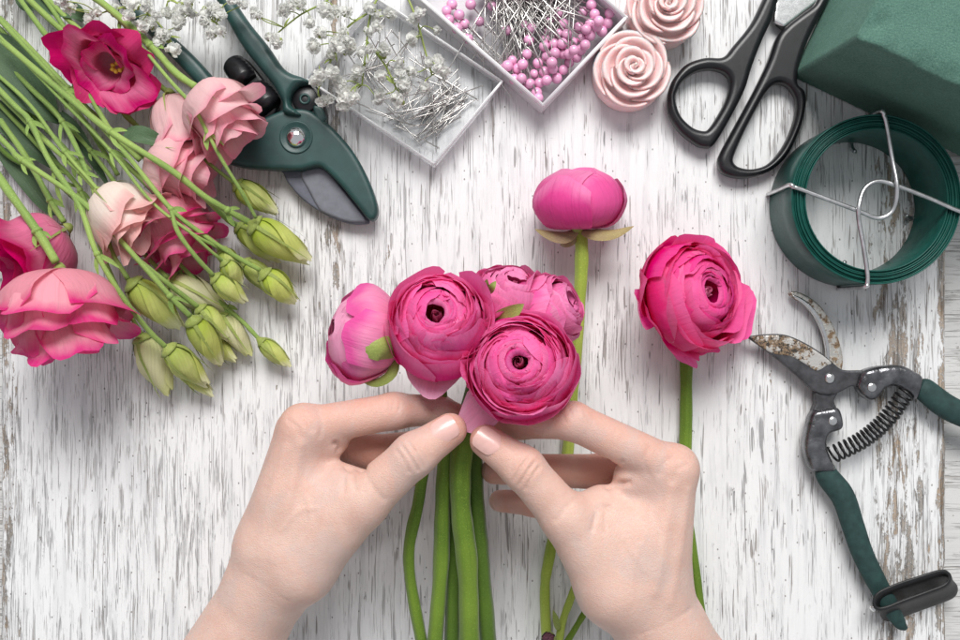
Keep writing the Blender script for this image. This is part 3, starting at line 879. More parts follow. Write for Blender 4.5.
def ranunculus_head(t, base, axis, R, H, shells=14, roll=0.0, mats=('ran_in', 'ran_out'), seed=1, spread=1.0, openness=0.0, closed=False, rim=0.80, hole=0.085, split=0.55):
    r = random.Random(seed)
    B = basis(axis, roll); base = np.array(base)
    phi = r.uniform(0, 6)
    def add(V, F, uv, m, name='petal'):
        part(name, base + V @ B.T, F, M[m], t, uv=uv)
    # dark heart, deep between the innermost petals
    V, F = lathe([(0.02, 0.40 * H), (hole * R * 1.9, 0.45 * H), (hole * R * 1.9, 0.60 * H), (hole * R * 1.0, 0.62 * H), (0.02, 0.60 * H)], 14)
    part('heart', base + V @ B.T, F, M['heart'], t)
    def dome(x):
        x = min(1.0, x)
        return H * (0.40 + 0.60 * math.sqrt(max(0.0, 1 - x * x))) * (1 - 0.13 * math.exp(-(x / 0.25) ** 2))
    cxy = np.zeros(2)
    for k in range(shells):
        f = (k + 1) / shells
        x = hole + (rim - hole) * f ** 0.92
        rho = R * x; Rk = R * (0.52 + 0.50 * f); h = dome(x) - 0.035 * (1 - f) * H
        if f < 0.35: Rk = rho + R * 0.30
        if closed:
            rho = R * (0.03 + 0.16 * f); Rk = R * (0.66 + 0.34 * f); h = H * (0.92 + 0.08 * f)
        n = 2 if k < 2 else (3 if f < 0.25 else (4 if f < 0.55 else 5))
        if closed: n = 3
        cxy = 0.6 * cxy + np.array((r.uniform(-.05, .05), r.uniform(-.05, .05))) * R * (0 if closed or f < 0.3 else 1)
        for i in range(n):
            if closed:
                phi += 2.4; dh = h; dr = 0.012 * R * i; op = 0
            else:
                phi += 2 * pi / n + r.uniform(-0.25, 0.25)
                dh = h * (1 + r.uniform(-0.05, 0.05)); dr = R * r.uniform(-0.04, 0.04)
                op = openness * f * f * R * r.uniform(0.2, 1.5)
            rh = rho
            if not closed and f > 0.3 and r.random() < 0.30:      # some petals reach further over the heart
                rh = rho * r.uniform(0.62, 0.85); dh = dome(rh / R) + 0.04 * H
            xs = rh / R + (Rk / R - rh / R) * 0.45
            hs = dome(xs) + 0.01 * H if not closed else 0.84 * dh
            prof = [(0.06 * R, 0.0), (0.66 * Rk, 0.09 * dh), (Rk + dr, 0.44 * dh), (R * xs + dr + op * 0.6 if not closed else 0.70 * Rk + 0.30 * rho + dr, hs), (rh + dr + op, dh)]
            W = (2 * pi * Rk / n) * 0.5 * (r.uniform(1.1, 1.45) if not closed else 1.35)
            V, F, uv = petal_grid(prof, phi, W, 12, 13, tip=r.uniform(0.10, 0.30), tipp=r.choice((1.6, 2.4, 3)), ruffle=0.0 if closed else 0.030 * R * (0.5 + f), rk=r.uniform(2, 4), curl=0.0 if closed else r.uniform(-0.02, 0.04) * R, lip=0.0 if closed else (r.uniform(-0.02, 0.10) if r.random() < 0.65 else r.uniform(0.1, 0.26)) * R * spread * (0.4 + f), r=r, skew=(0.05 if not closed else 0.03) * R * (1.0 if f > 0.25 else 0.6))
            V[:, :2] += cxy * np.clip(V[:, 2:3] / H, 0, 1)
            m = mats[0] if f < split or (f < 0.85 and r.random() < 0.45) else mats[1]
            add(V, F, uv, m)
        phi += 0.6
    if not closed:                            # the youngest petals, still furled into a bud in the eye
        for i in range(9):
            phi += 2.4
            ro = hole * R * (0.35 + 0.10 * i)
            top = H * (0.825 + 0.010 * i)
            V, F, uv = petal_grid([(ro * 0.9, 0.50 * H), (ro * 1.2, 0.64 * H), (ro * 1.15, 0.74 * H), (ro * 0.75, top * r.uniform(0.98, 1.02))], phi, ro * 1.5, 9, 9, tip=0.22, ruffle=0.015 * R, r=r, narrow=0.9, skew=0.30 * ro)
            add(V, F, uv, 'ran_eye')
    return B, base


def extra_petal(t, base, B, phi, prof, W, m, **kw):
    V, F, uv = petal_grid(prof, phi, W, **kw)
    part('petal', np.array(base) + V @ B.T, F, M[m], t, uv=uv)


def leaf(name, t, pts, width, m, up=(0, 0, 1), fold=0.25, n=14, nu=7, tipw=0.03, wave=0.0):
    P = catmull(pts, max(2, n // (len(pts) - 1)))
    k = len(P)
    T = np.gradient(P, axis=0)
    V, uv = [], []
    for i in range(k):
        s = i / (k - 1)
        w = width * (sin(pi * min(1, (s * 0.94 + 0.06)) ** 0.8) ** 0.8 + tipw)
        side = nrm(np.cross(T[i], up)); u2 = nrm(np.cross(side, T[i]))
        for j in range(nu):
            u = -1 + 2 * j / (nu - 1)
            V.append(P[i] + side * (u * w) + u2 * (fold * w * u * u + wave * sin(7 * s + 3 * u)))
            uv.append((u * .5 + .5, s))
    F = [(i * nu + j, i * nu + j + 1, (i + 1) * nu + j + 1, (i + 1) * nu + j) for i in range(k - 1) for j in range(nu - 1)]
    return part(name, V, F, M[m], t, uv=uv)


def stem(t, pts, R, m, name='stem', n=8):
    P = catmull(pts, 9)
    if n >= 10: n = 20
    R = np.interp(np.linspace(0, 1, len(P)), np.linspace(0, 1, len(R) if not np.isscalar(R) else 2), R if not np.isscalar(R) else [R, R])
    R = R * (1 + 0.05 * np.sin(np.arange(len(P)) * 0.55 + len(P)) + 0.03 * np.sin(np.arange(len(P)) * 1.3))
    V, F, uv = tube(P, R, n, ridge=0.07 if n >= 20 else 0.0)
    # slight knots and bends
    return part(name, V, F, M[m], t, uv=uv)


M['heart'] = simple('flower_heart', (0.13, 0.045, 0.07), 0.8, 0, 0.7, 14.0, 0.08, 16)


def bouquet():
    grp = 'ranunculus held in the bouquet'
    def flower(label, c, z, axis, R, H, stempts, sr, sm='green_stem', **kw):
        ax = nrm(axis)
        ctr = g(c[0], c[1], z)
        base = ctr - ax * H * 0.5
        sp = [base + ax * 0.1] + [g(*p) for p in stempts]
        t = thing('ranunculus', g(stempts[-1][0], stempts[-1][1], stempts[-1][2]), label, 'flower', grp)
        B, b = ranunculus_head(t, base, axis, R, H, **kw)
        stem(t, sp, sr, sm, n=10)
        return t, B, base
    # the tall bloom facing up
    t, B, b = flower('tall round pink ranunculus in the bouquet, its dark eye turned up', (438, 326), 8.0, (0.0, 0.36, 0.93), 2.12, 3.9,
                     [(440, 400, 5.7), (447, 440, 5.6), (443, 500, 5.2), (441, 569, 4.6), (434, 655, 3.8)], 0.35, 'green_stem', shells=17, seed=4, openness=0.06)
    extra_petal(t, b, B, radians(262), [(0.3, -0.1), (1.3, 0.0), (2.1, 0.5), (2.75, 0.62)], 1.35, 'ran_pale', tip=0.3, ruffle=0.10, nt=12, nu=11)
    extra_petal(t, b, B, radians(190), [(0.3, 0.1), (1.6, 0.3), (2.2, 1.3), (2.25, 2.6)], 1.2, 'ran_out', tip=0.2, ruffle=0.06, nt=12, nu=11)
    extra_petal(t, b, B, radians(20), [(0.3, 0.1), (1.6, 0.3), (2.25, 1.4), (2.3, 3.0)], 1.0, 'ran_out', tip=0.25, ruffle=0.06, nt=12, nu=11)
    # the front bloom
    t, B, b = flower('wide pink ranunculus bloom lowest in the bouquet, over the bent index finger', (519, 366), 8.6, (-0.06, 0.22, 0.96), 2.22, 3.1,
                     [(500, 408, 6.2), (466, 440, 6.0), (461, 500, 5.8), (468, 569, 5.2), (470, 655, 4.4)], 0.46, 'green_stem', shells=17, seed=9, openness=0.08)
    extra_petal(t, b, B, radians(225), [(0.4, 0.3), (1.6, 0.35), (2.6, 0.2), (3.55, -0.1)], 0.95, 'ran_pale', tip=0.35, ruffle=0.12, nt=13, nu=9, narrow=0.5)
    extra_petal(t, b, B, radians(285), [(0.3, 0.2), (1.6, 0.2), (2.35, 0.9), (2.5, 1.7)], 1.4, 'ran_out', tip=0.2, ruffle=0.08, nt=12, nu=11)
    extra_petal(t, b, B, radians(345), [(0.3, 0.2), (1.6, 0.2), (2.45, 0.9), (2.5, 2.1)], 1.3, 'ran_out', tip=0.2, ruffle=0.08, nt=12, nu=11)
    extra_petal(t, b, B, radians(170), [(0.3, 0.2), (1.6, 0.2), (2.3, 0.9), (2.35, 2.0)], 1.3, 'ran_out', tip=0.2, ruffle=0.08, nt=12, nu=11)
    # the half-open one turned to the left
    t, B, b = flower('half-open paler ranunculus at the bouquet edge with a curled green sepal', (364, 335), 6.6, (-0.74, 0.18, 0.30), 1.92, 3.0,
                     [(418, 362, 5.6), (428, 400, 5.3), (426, 450, 5.0), (419, 500, 4.6), (409, 562, 4.0), (424, 655, 3.2)], 0.27, 'green_stem', shells=7, seed=14, closed=True, mats=('ran_pale', 'ran_pale'))
    rq = random.Random(77)
    for k in range(9):
        a_ = k * 2.4; hf = rq.uniform(0.62, 0.98); q_ = 1.03 + 0.012 * (9 - k)
        extra_petal(t, b, B, a_, [(0.15, 0.0), (1.25 * q_, 0.28), (1.92 * q_, 1.3), (1.95 * q_, 1.3 + 0.9 * hf), ((1.7 - 0.5 * hf) * q_, 1.45 + 1.5 * hf)], 1.25, 'ran_pale2', tip=rq.uniform(.15, .3), ruffle=0.06, nt=14, nu=13, lip=rq.uniform(0, .12), r=rq, skew=0.08)
    leaf('sepal', t, [g(400, 352, 7.6), g(386, 346, 8.6), g(368, 344, 8.8), g(354, 334, 8.5)], 0.62, 'sepal', up=(0.1, 0.1, 1), fold=-0.5)
    leaf('sepal', t, [g(396, 352, 7.0), g(391, 372, 7.4), g(376, 382, 7.3), g(360, 380, 7.2)], 0.26, 'sepal', up=(-0.3, 0.6, 1), fold=-0.4)
    leaf('sepal', t, [g(394, 330, 7.6), g(388, 324, 8.2), g(385, 318, 8.4)], 0.16, 'sepal_brown', fold=-0.3)
    # the two at the back
    t, B, b = flower('pink ranunculus tucked behind the tall bloom, only its upper petals showing', (508, 302), 5.6, (0.25, 0.70, 0.5), 1.75, 2.9,
                     [(490, 345, 4.9), (470, 400, 4.8), (464, 450, 4.7), (455, 520, 4.2), (452, 655, 3.2)], 0.34, 'dark_stem', shells=9, seed=21, openness=0.10, mats=('ran_mauve', 'ran_mauve'))
    leaf('sepal', t, [g(489, 293, 7.9), g(486, 286, 8.2), g(487, 279, 8.4)], 0.17, 'sepal', fold=0.3)
    leaf('sepal', t, [g(489, 293, 7.9), g(492, 287, 8.3), g(496, 281, 8.3)], 0.15, 'sepal', fold=0.3)
    t, B, b = flower('mauve pink ranunculus facing away on the bouquet side nearest the tall stem', (546, 312), 5.4, (0.80, 0.42, 0.38), 1.75, 2.9,
                     [(512, 345, 4.9), (482, 400, 4.8), (474, 450, 4.6), (478, 523, 4.3), (482, 569, 4.0), (489, 655, 3.2)], 0.38, 'dark_stem', shells=9, seed=27, openness=0.12, mats=('ran_mauve', 'ran_mauve'))
    leaf('sepal', t, [g(488, 331, 7.6), g(500, 320, 8.3), g(514, 311, 8.8), g(524, 304, 9.0)], 0.36, 'sepal', fold=0.3)
    leaf('sepal', t, [g(560, 340, 4.0), g(566, 330, 4.6), g(569, 322, 5.0)], 0.22, 'sepal', fold=0.3)


bouquet()


def lone_flowers():
    # closed bud seen from the side
    t = thing('ranunculus', g(580, 420, 0.4), 'single closed pink ranunculus bud with drooping brown sepals on a tall stem', 'flower')
    base = g(579, 229, 2.0)
    B, b = ranunculus_head(t, base, (-0.03, 1.0, 0.10), 2.05, 2.55, shells=3, roll=0.0, seed=33, closed=True, mats=('ran_mauve', 'ran_mauve'))
    def big(az, k, W, m='ran_mauve'):
        extra_petal(t, b, B, radians(az), [(0.2, 0.0), (1.5 * k, 0.22), (2.12 * k, 1.15), (1.75 * k, 2.25), (0.75 * k, 2.88)], W, m, tip=0.16, tipp=2.6, nt=16, nu=17, skew=0.03, ruffle=0.03)
    camaz = math.degrees(math.atan2(B[2, 1], B[2, 0]))      # the side turned to the lens
    big(camaz + 175, 1.0, 2.4); big(camaz + 60, 1.02, 2.0); big(camaz - 62, 1.05, 2.1); big(camaz + 4, 0.99, 1.7)
    extra_petal(t, b, B, radians(camaz - 30), [(0.2, -0.04), (1.66, 0.14), (2.36, 1.1), (2.22, 1.9), (1.72, 2.5)], 1.55, 'ran_mauve', tip=0.25, nt=14, nu=13, ruffle=0.05, skew=0.05)
    extra_petal(t, b, B, radians(camaz + 100), [(0.2, -0.04), (1.66, 0.14), (2.32, 1.1), (2.24, 1.85), (1.9, 2.35)], 1.5, 'ran_mauve', tip=0.25, nt=14, nu=13, ruffle=0.05, skew=0.05)
    stem(t, [base + (0, 0.1, 0), g(582, 250, 2.0), g(580, 300, 1.6), g(574, 380, 1.0), g(566, 470, 0.6), g(550, 555, 0.5), g(545, 592, 0.5), g(548, 660, 0.5)], [0.34, 0.30, 0.28, 0.26, 0.24], 'pale_stem', n=10)
    leaf('sepal', t, [g(579, 232, 2.6), g(578, 222, 3.6), g(577, 214, 4.0), g(579, 208, 4.1)], 0.42, 'sepal', fold=-0.3)
    leaf('sepal', t, [g(582, 231, 2.5), g(596, 233, 2.9), g(614, 233, 2.8), g(634, 226, 2.6)], 0.34, 'sepal_brown', up=(0, 0.6, 1), fold=-0.35)
    leaf('sepal', t, [g(577, 231, 2.4), g(564, 236, 2.7), g(550, 234, 2.6), g(535, 229, 2.3)], 0.34, 'sepal_brown', up=(0, 0.6, 1), fold=-0.35)
    leaf('sepal', t, [g(576, 232, 2.2), g(567, 240, 2.2), g(560, 245, 1.8)], 0.36, 'sepal_brown', up=(0.2, 0.4, 1), fold=-0.3)
    # open one
    t = thing('ranunculus', g(690, 430, 0.4), 'single open magenta ranunculus with frilled layered petals lying beside the rusty shears', 'flower')
    ax = nrm((0.58, 0.20, 0.76))
    ctr = g(690, 297, 2.6)
    base = ctr - ax * 1.35
    B, b = ranunculus_head(t, base, ax, 2.55, 2.9, shells=14, seed=41, openness=0.22, mats=('ran_deep', 'ran_deep'), spread=1.6)
    r = random.Random(5)
    for a in (95, 130, 165, 200, 235, 262, 290, 320, 345, 25):
        k = r.uniform(0.9, 1.12)
        extra_petal(t, b, B, radians(a), [(0.3, 0.1), (1.7 * k, 0.15), (2.5 * k, 0.7), (2.9 * k, 1.3 + r.uniform(-.2, .5))], 1.15, 'ran_deep', tip=0.25, ruffle=0.16, nt=12, nu=11, r=r)
    extra_petal(t, b, B, radians(185), [(0.3, 0.0), (1.8, 0.1), (2.8, 0.5), (3.25, 1.0)], 1.0, 'ran_out', tip=0.25, ruffle=0.1, nt=12, nu=11, r=r)
    extra_petal(t, b, B, radians(275), [(0.3, 0.0), (1.8, 0.0), (2.8, 0.3), (3.2, 0.5)], 1.0, 'ran_out', tip=0.25, ruffle=0.2, nt=12, nu=11, r=r)
    stem(t, [base + ax * 0.1, g(684, 330, 0.75), g(686, 352, 0.45), g(686, 420, 0.4), g(685, 500, 0.4), g(696, 580, 0.4), g(706, 660, 0.4)], [0.33, 0.31, 0.28, 0.26], 'green_stem', n=10)
    # a thin branched stem with a small withered bud, below the hand
    t = thing('bud_sprig', g(572, 600, 0.4), 'thin branching green stem with a small withered bud at the bottom edge', 'stem')
    stem(t, [g(600, 520, 1.1), g(571, 598, 1.0), g(562, 625, 0.9), g(556, 665, 0.8)], 0.19, 'pale_stem')
    stem(t, [g(600, 588, 0.7), g(584, 614, 0.7), g(572, 634, 0.8), g(556, 660, 0.8)], 0.16, 'green_stem', 'branch')
    stem(t, [g(557, 650, 0.9), g(553, 644, 1.1), g(550, 638, 1.3)], 0.08, 'green_stem', 'branch')
    V, F = lathe([(0.03, 0), (0.26, 0.08), (0.34, 0.28), (0.26, 0.46), (0.06, 0.54)], 12)
    Bq = basis((-0.3, 0.4, 0.85))
    part('bud', g(550, 640, 1.2) + V @ Bq.T, F, M['heart'], t)
    for k in range(5):
        a = 2 * pi * k / 5
        pr = [(0.02, -.02), (0.3, 0.08), (0.38, 0.3), (0.3, 0.48)]
        Vp, Fp, uvp = petal_grid(pr, a, 0.2, 6, 5)
        part('sepal', g(550, 640, 1.2) + Vp @ Bq.T, Fp, M['sepal'], t, uv=uvp)
    leaf('leaf', t, [g(558, 630, 1.2), g(556, 620, 1.5), g(553, 610, 1.6)], 0.16, 'sepal')


lone_flowers()


# ------------------------------------------------------------------ lisianthus bunch
def bloom(t, base, axis, R, H, mat, seed, layers=((0.35, 3, 0.80), (0.62, 4, 0.92), (1.0, 5, 1.0)), flare=0.15, inner=None, ruffle=0.10, calyx=True, roll=0.0, close=0.0, warp=0.12):
    r = random.Random(seed)
    B = basis(axis, roll); base = np.array(base, float)
    phi = r.uniform(0, 6)
    q = [r.uniform(0, 6) for _ in range(6)]
    def bend(V):                              # the whole bloom is a little crushed
        x, y, z = V[:, 0] / R, V[:, 1] / R, V[:, 2] / H
        d = np.stack([np.sin(2.1 * y + q[0]) + 0.6 * np.sin(3.7 * z + q[1]), np.sin(2.3 * x + q[2]) + 0.6 * np.sin(3.1 * z + q[3]), np.sin(2.6 * x + q[4]) + np.sin(2.4 * y + q[5])], 1)
        return V + d * (warp * R * np.clip(z, 0, 1) ** 1.3)[:, None]
    for li, (f, n, hf) in enumerate(layers):
        for i in range(n):
            phi += 2 * pi / n + r.uniform(-0.2, 0.2)
            Rk = R * f * r.uniform(0.93, 1.06); h = H * hf * r.uniform(0.92, 1.05)
            fl = flare * f * R * r.uniform(0.2, 1.6)
            prof = [(0.015 * R, 0.02), (0.55 * Rk + 0.1, 0.14 * h), (0.88 * Rk, 0.45 * h), (Rk * (0.97 - 0.5 * close), 0.80 * h), (Rk * (1 - close) + fl, h * r.uniform(0.94, 1.03))]
            W = min(2 * pi * Rk / n * 0.5 * r.uniform(1.3, 1.6), 0.95 * R + 0.3)
            V, F, uv = petal_grid(prof, phi, W, 13, 13, tip=r.uniform(0.12, 0.26), tipp=2.2, ruffle=ruffle * R * (0.5 + 0.7 * f), rk=r.uniform(2.5, 4.5), curl=r.uniform(-0.03, 0.07) * R, lip=r.uniform(0.0, 0.24) * R * f, r=r, narrow=0.30)
            m = mat if (inner is None or f > 0.8) else inner
            V = bend(V)
            part('petal', base + V @ B.T, F, M[m], t, uv=uv)
        phi += 0.7
    if calyx:
        V, F = lathe([(0.10, -0.35), (0.22, -0.22), (0.30, -0.04), (0.18, 0.0)], 12)
        cal = part('calyx', base + V @ B.T, F, M['sepal'], t)
        for k in range(5):
            a = 2 * pi * k / 5 + r.uniform(-.2, .2)
            V, F, uv = petal_grid([(0.12 * R + 0.10, -0.05), (0.55 * R + 0.24, 0.12 * H), (0.86 * R + 0.14, 0.36 * H), (0.95 * R + 0.2, 0.52 * H)], a, 0.09, 9, 3, tip=0.0, narrow=0.9, r=r, taper=0.93)
            part('sepal', base + V @ B.T, F, M['sepal'], cal, uv=uv)
    return B


def bud(t, a, b, w, mat, seed, spin=2.0):
    r = random.Random(seed)
    a = np.array(a); b = np.array(b)
    ax = b - a; L = np.linalg.norm(ax); B = basis(ax, r.uniform(0, 6))
    tp = np.array([0, .06, .16, .30, .46, .62, .78, .90, 1.0]); rp = np.array([.30, .62, .88, 1.0, .97, .80, .55, .36, .24])
    V, F = lathe([(0.09, -0.25), (0.16, -0.12), (w * 0.58, 0.0), (w * 0.80, L * 0.05), (w * 0.72, L * 0.06)], 12)
    head = part('bud', a + V @ B.T, F, M['sepal'], t)
    for q in range(3):                      # three petals furled round each other
        nt, nu = 16, 9
        V, uv = [], []
        p2 = r.uniform(0, 6)
        hl = r.uniform(0.88, 1.0)
        for i in range(nt):
            s = i / (nt - 1)
            for j in range(nu):
                u = -1 + 2 * j / (nu - 1)
                sl = s * hl * (1 - 0.16 * u * u * s - 0.03 * sin(9 * u + p2) * s)
                rad = w * np.interp(sl, tp, rp) * (1.0 + 0.13 * u * (1 if sl > .15 else sl / .15)) + 0.03 * sin(6 * u + p2) * s
                an = q * 2 * pi / 3 + u * 1.45 + spin * sl
                V.append((rad * cos(an), rad * sin(an), L * sl)); uv.append((u * .5 + .5, s))
        F = [(i * nu + j, i * nu + j + 1, (i + 1) * nu + j + 1, (i + 1) * nu + j) for i in range(nt - 1) for j in range(nu - 1)]
        part('petal', a + np.array(V) @ B.T, F, M[mat], head, uv=uv)
    for k in range(4):
        an = 2 * pi * k / 4 + r.uniform(-.3, .3)
        ln = L * r.uniform(0.62, 0.98)
        out = r.uniform(0.0, 0.35)
        prof = [(w * 0.62, 0), (w * 1.06, 0.25 * ln), (w * 1.10, 0.5 * ln), (w * (0.95 + out), 0.8 * ln), (w * (0.7 + 2 * out), ln)]
        V, F, uv = petal_grid(prof, an, 0.11, 10, 3, tip=0.0, narrow=1.0, r=r, taper=0.92)
        part('sepal', a + V @ B.T, F, M['sepal'], head, uv=uv)


def lisianthus():
    grp = 'lisianthus stems in the bunch'
    def plant(label, path, R=0.17, m='lis_stem'):
        R *= 0.88
        x, y, z = path[0]
        if x > 5 and y > 5:                   # every stem runs in from the cut ends beyond the frame
            k = rnd.uniform(0.55, 0.85)
            s1 = min(x, y) * 0.55
            path = [(x - (x + 30) * 1.0, y - (x + 30) * (1.25 - 0.3 * k), max(0.6, z - 0.9)), (x - s1, y - s1 * (1.25 - 0.3 * k), max(0.7, z - 0.4))] + list(path)
        t = thing('lisianthus', g(*path[len(path) // 2]), label, 'flower', grp)
        stem(t, [g(*p) for p in path], R, m)
        rb = random.Random(int(path[-1][0] * 3 + path[-1][1]))
        for i in range(2, len(path) - 1, 3):          # little bracts in pairs at the joints
            p = g(*path[i]); d = nrm(g(*path[i + 1]) - p)
            sd = nrm(np.cross(d, (0, 0, 1)))
            for sg in (-1, 1):
                L = rb.uniform(0.5, 1.1); e = rb.uniform(0.25, 0.5)
                leaf('bract', t, [p, p + d * L * 0.5 + sd * sg * (R + L * e * 0.5), p + d * L + sd * sg * (R + L * e)], rb.uniform(0.07, 0.13), 'lis_stem', n=8, nu=3)
            Vn, Fn = lathe([(R * 0.9, -0.14), (R * 1.3, -0.03), (R * 1.3, 0.04), (R * 0.9, 0.14)], 8)
            part('node', p + Vn @ basis(d).T, Fn, M['lis_stem'], t)
        return t
    # blooms
    t = plant('deep magenta lisianthus bloom open towards the viewer, topmost of the bunch', [(0, -30, 1.2), (40, 10, 1.3), (75, 40, 1.3), (110, 54, 1.3)])
    B = bloom(t, g(115, 59, 1.4), (0.12, -0.42, 0.86), 1.66, 2.3, 'lis_dark', 3, layers=((0.45, 3, 0.85), (0.78, 4, 1.0), (1.0, 5, 0.95)), flare=0.42, inner='lis_dark2', ruffle=0.14)
    for k in range(7):
        a = k * 0.9
        p = g(119, 68, 2.0) + (0.26 * cos(a), 0.22 * sin(a), 0.05 * k)
        V, F = lathe([(0.02, -.13), (0.10, -.07), (0.12, 0), (0.10, .07), (0.02, .13)], 8)
        part('stamen', V @ basis((cos(a), sin(a), 0.6)).T + p, F, M['stamen'], t)
    t = plant('pale pink lisianthus bloom resting on the green shears head', [(60, -25, 2.0), (105, 5, 2.4), (150, 45, 2.9), (175, 72, 3.1), (196, 87, 3.2)], 0.20)
    bloom(t, g(199, 91, 3.1), (0.66, -0.68, 0.16), 1.75, 3.6, 'lis_pale', 8, flare=0.22, close=0.16, layers=((0.50, 3, 1.0), (0.72, 4, 0.93), (0.90, 4, 0.78), (1.0, 4, 0.58)))
    t = plant('blush lisianthus bloom half hidden behind the palest pink one', [(20, -30, 0.9), (80, 30, 1.1), (130, 62, 1.3), (168, 92, 1.5)], 0.15)
    bloom(t, g(170, 95, 1.5), (0.28, -0.85, 0.15), 1.35, 2.8, 'lis_pale', 12, close=0.2)
    t = plant('pink lisianthus bloom between the blush bloom and the cream one', [(0, 18, 1.0), (37, 55, 1.2), (68, 88, 1.4), (105, 125, 1.5), (146, 158, 1.9)], 0.15)
    bloom(t, g(150, 160, 1.9), (0.88, -0.34, 0.14), 1.65, 3.5, 'lis_pale', 17, close=0.15, flare=0.22, layers=((0.50, 3, 1.0), (0.72, 4, 0.93), (0.90, 4, 0.78), (1.0, 4, 0.58)))
    t = plant('cream lisianthus bloom with a blush frilled edge, middle of the bunch', [(0, 95, 1.6), (45, 140, 2.2), (80, 172, 2.6), (97, 190, 2.8)], 0.15)
    bloom(t, g(100, 193, 2.8), (0.68, -0.62, 0.20), 1.6, 3.3, 'lis_cream', 23, flare=0.15, close=0.18, ruffle=0.14, layers=((0.5, 3, 1.0), (0.75, 4, 0.95), (1.0, 4, 0.86)))
    t = plant('pink lisianthus bloom with rolled magenta edges below the cream one', [(50, 80, 1.0), (103, 143, 1.3), (131, 169, 1.5), (158, 196, 1.8)], 0.15)
    bloom(t, g(162, 198, 1.3), (0.40, -0.86, 0.12), 1.95, 3.7, 'lis_pink', 29, ruffle=0.10, close=0.10, flare=0.3, layers=((0.50, 3, 1.0), (0.72, 4, 0.93), (0.90, 4, 0.78), (1.0, 4, 0.58)))
    t = plant('magenta lisianthus bloom at the photo edge, turned away from the buds', [(0, 120, 1.2), (28, 160, 1.5), (50, 200, 1.8), (64, 222, 2.0)], 0.17)
    bloom(t, g(66, 229, 2.0), (-0.72, -0.60, 0.28), 2.0, 3.7, 'lis_dark2', 37, inner='lis_dark', ruffle=0.18, flare=0.45, layers=((0.55, 4, 1.0), (0.8, 4, 0.9), (1.0, 4, 0.68)))
    t = plant('largest pink lisianthus bloom with layered dark-rimmed petals, lowest of the bunch', [(-40, 120, 2.5), (0, 179, 3.4), (37, 231, 4.1), (56, 262, 4.2)], 0.24)
    bloom(t, g(60, 270, 3.9), (0.10, -0.95, 0.16), 2.6, 4.2, 'lis_pink', 52, close=0.06, layers=((0.54, 4, 1.02), (0.73, 5, 0.92), (0.91, 5, 0.76), (1.06, 5, 0.58)), ruffle=0.08, flare=0.22)
    # buds
    def buds(label, path, bs, R=0.13, m='lis_stem', branches=()):
        t = plant(label, path, R, m)
        for br in branches: stem(t, [g(*p) for p in br], R * 0.85, m, 'branch')
        for k, (x0, y0, z0, x1, y1, z1, w, mt) in enumerate(bs):
            bud(t, g(x0, y0, z0), g(x1, y1, z1), w * 0.05, mt, int(x0 * 7 + y0))
        return t
    buds('long lime lisianthus bud reaching farthest from the bunch', [(0, 39, 2.4), (62, 92, 3.0), (110, 131, 3.6), (171, 170, 4.0), (204, 196, 3.6), (227, 210, 3.0), (249, 222, 2.4)],
         [(252, 224, 2.4, 314, 263, 1.2, 15.5, 'bud'), (238, 226, 1.4, 281, 262, 0.9, 11, 'bud')], 0.17, branches=[[(204, 196, 3.4), (226, 218, 2.2), (236, 225, 1.5)]])
    buds('slim pale lime lisianthus bud below the shears blade', [(120, 20, 2.2), (167, 77, 3.6), (192, 105, 4.4), (207, 132, 4.6), (222, 160, 4.4), (241, 191, 3.8), (256, 218, 3.1)],
         [(236, 184, 1.8, 280, 214, 1.2, 11.5, 'bud')], 0.10, branches=[[(160, 120, 2.0), (205, 160, 2.4), (234, 183, 1.9)]])
    buds('forked lisianthus stem with two plump lime buds above the table', [(66, 90, 2.6), (100, 125, 3.2), (131, 160, 3.7), (171, 209, 3.8), (205, 236, 3.2), (235, 256, 2.5), (260, 270, 2.0)],
         [(263, 273, 1.9, 298, 304, 1.0, 12.5, 'bud'), (214, 277, 2.6, 248, 303, 1.8, 10.5, 'bud'), (244, 262, 1.2, 287, 296, 0.8, 11, 'bud')], 0.13,
         branches=[[(171, 209, 3.8), (178, 232, 3.9), (196, 257, 3.5), (213, 275, 2.8)], [(205, 236, 3.0), (228, 252, 1.8), (243, 261, 1.3)]])
    buds('sprig of tiny clustered lime lisianthus buds', [(110, 150, 3.2), (150, 200, 3.8), (190, 232, 3.7), (219, 248, 2.8)],
         [(221, 249, 2.4, 240, 274, 1.9, 8.5, 'bud'), (224, 262, 2.6, 243, 284, 2.0, 9, 'bud')], 0.09, branches=[[(190, 232, 3.7), (212, 252, 3.2), (223, 261, 2.7)]])
    buds('fat lime lisianthus bud nearest the largest pink bloom', [(62, 121, 1.9), (90, 180, 2.6), (110, 247, 2.9), (128, 279, 2.9)],
         [(131, 282, 2.8, 184, 331, 1.6, 15, 'bud')], 0.14)
    buds('cream half-open lisianthus bud under the lime ones', [(75, 160, 1.4), (120, 225, 1.5), (150, 260, 1.6), (168, 278, 1.6)],
         [(170, 280, 1.5, 230, 312, 1.0, 15, 'bud_cream')], 0.13)
    buds('pair of lime lisianthus buds in the lower middle of the bunch', [(22, 160, 3.2), (86, 205, 3.9), (139, 261, 4.0), (170, 296, 3.5), (190, 316, 2.9)],
         [(192, 319, 2.8, 224, 368, 1.3, 12.5, 'bud'), (199, 308, 1.9, 232, 341, 1.2, 11, 'bud')], 0.15, branches=[[(139, 261, 3.9), (172, 287, 2.9), (198, 307, 2.0)]])
    buds('lime lisianthus bud lowest in the bunch', [(30, 121, 2.6), (49, 160, 3.3), (79, 205, 3.9), (97, 254, 4.3), (124, 299, 4.0), (150, 332, 3.2), (165, 346, 2.6)],
         [(167, 348, 2.5, 209, 386, 1.2, 13, 'bud'), (176, 362, 1.2, 214, 397, 0.8, 9, 'bud')], 0.15)
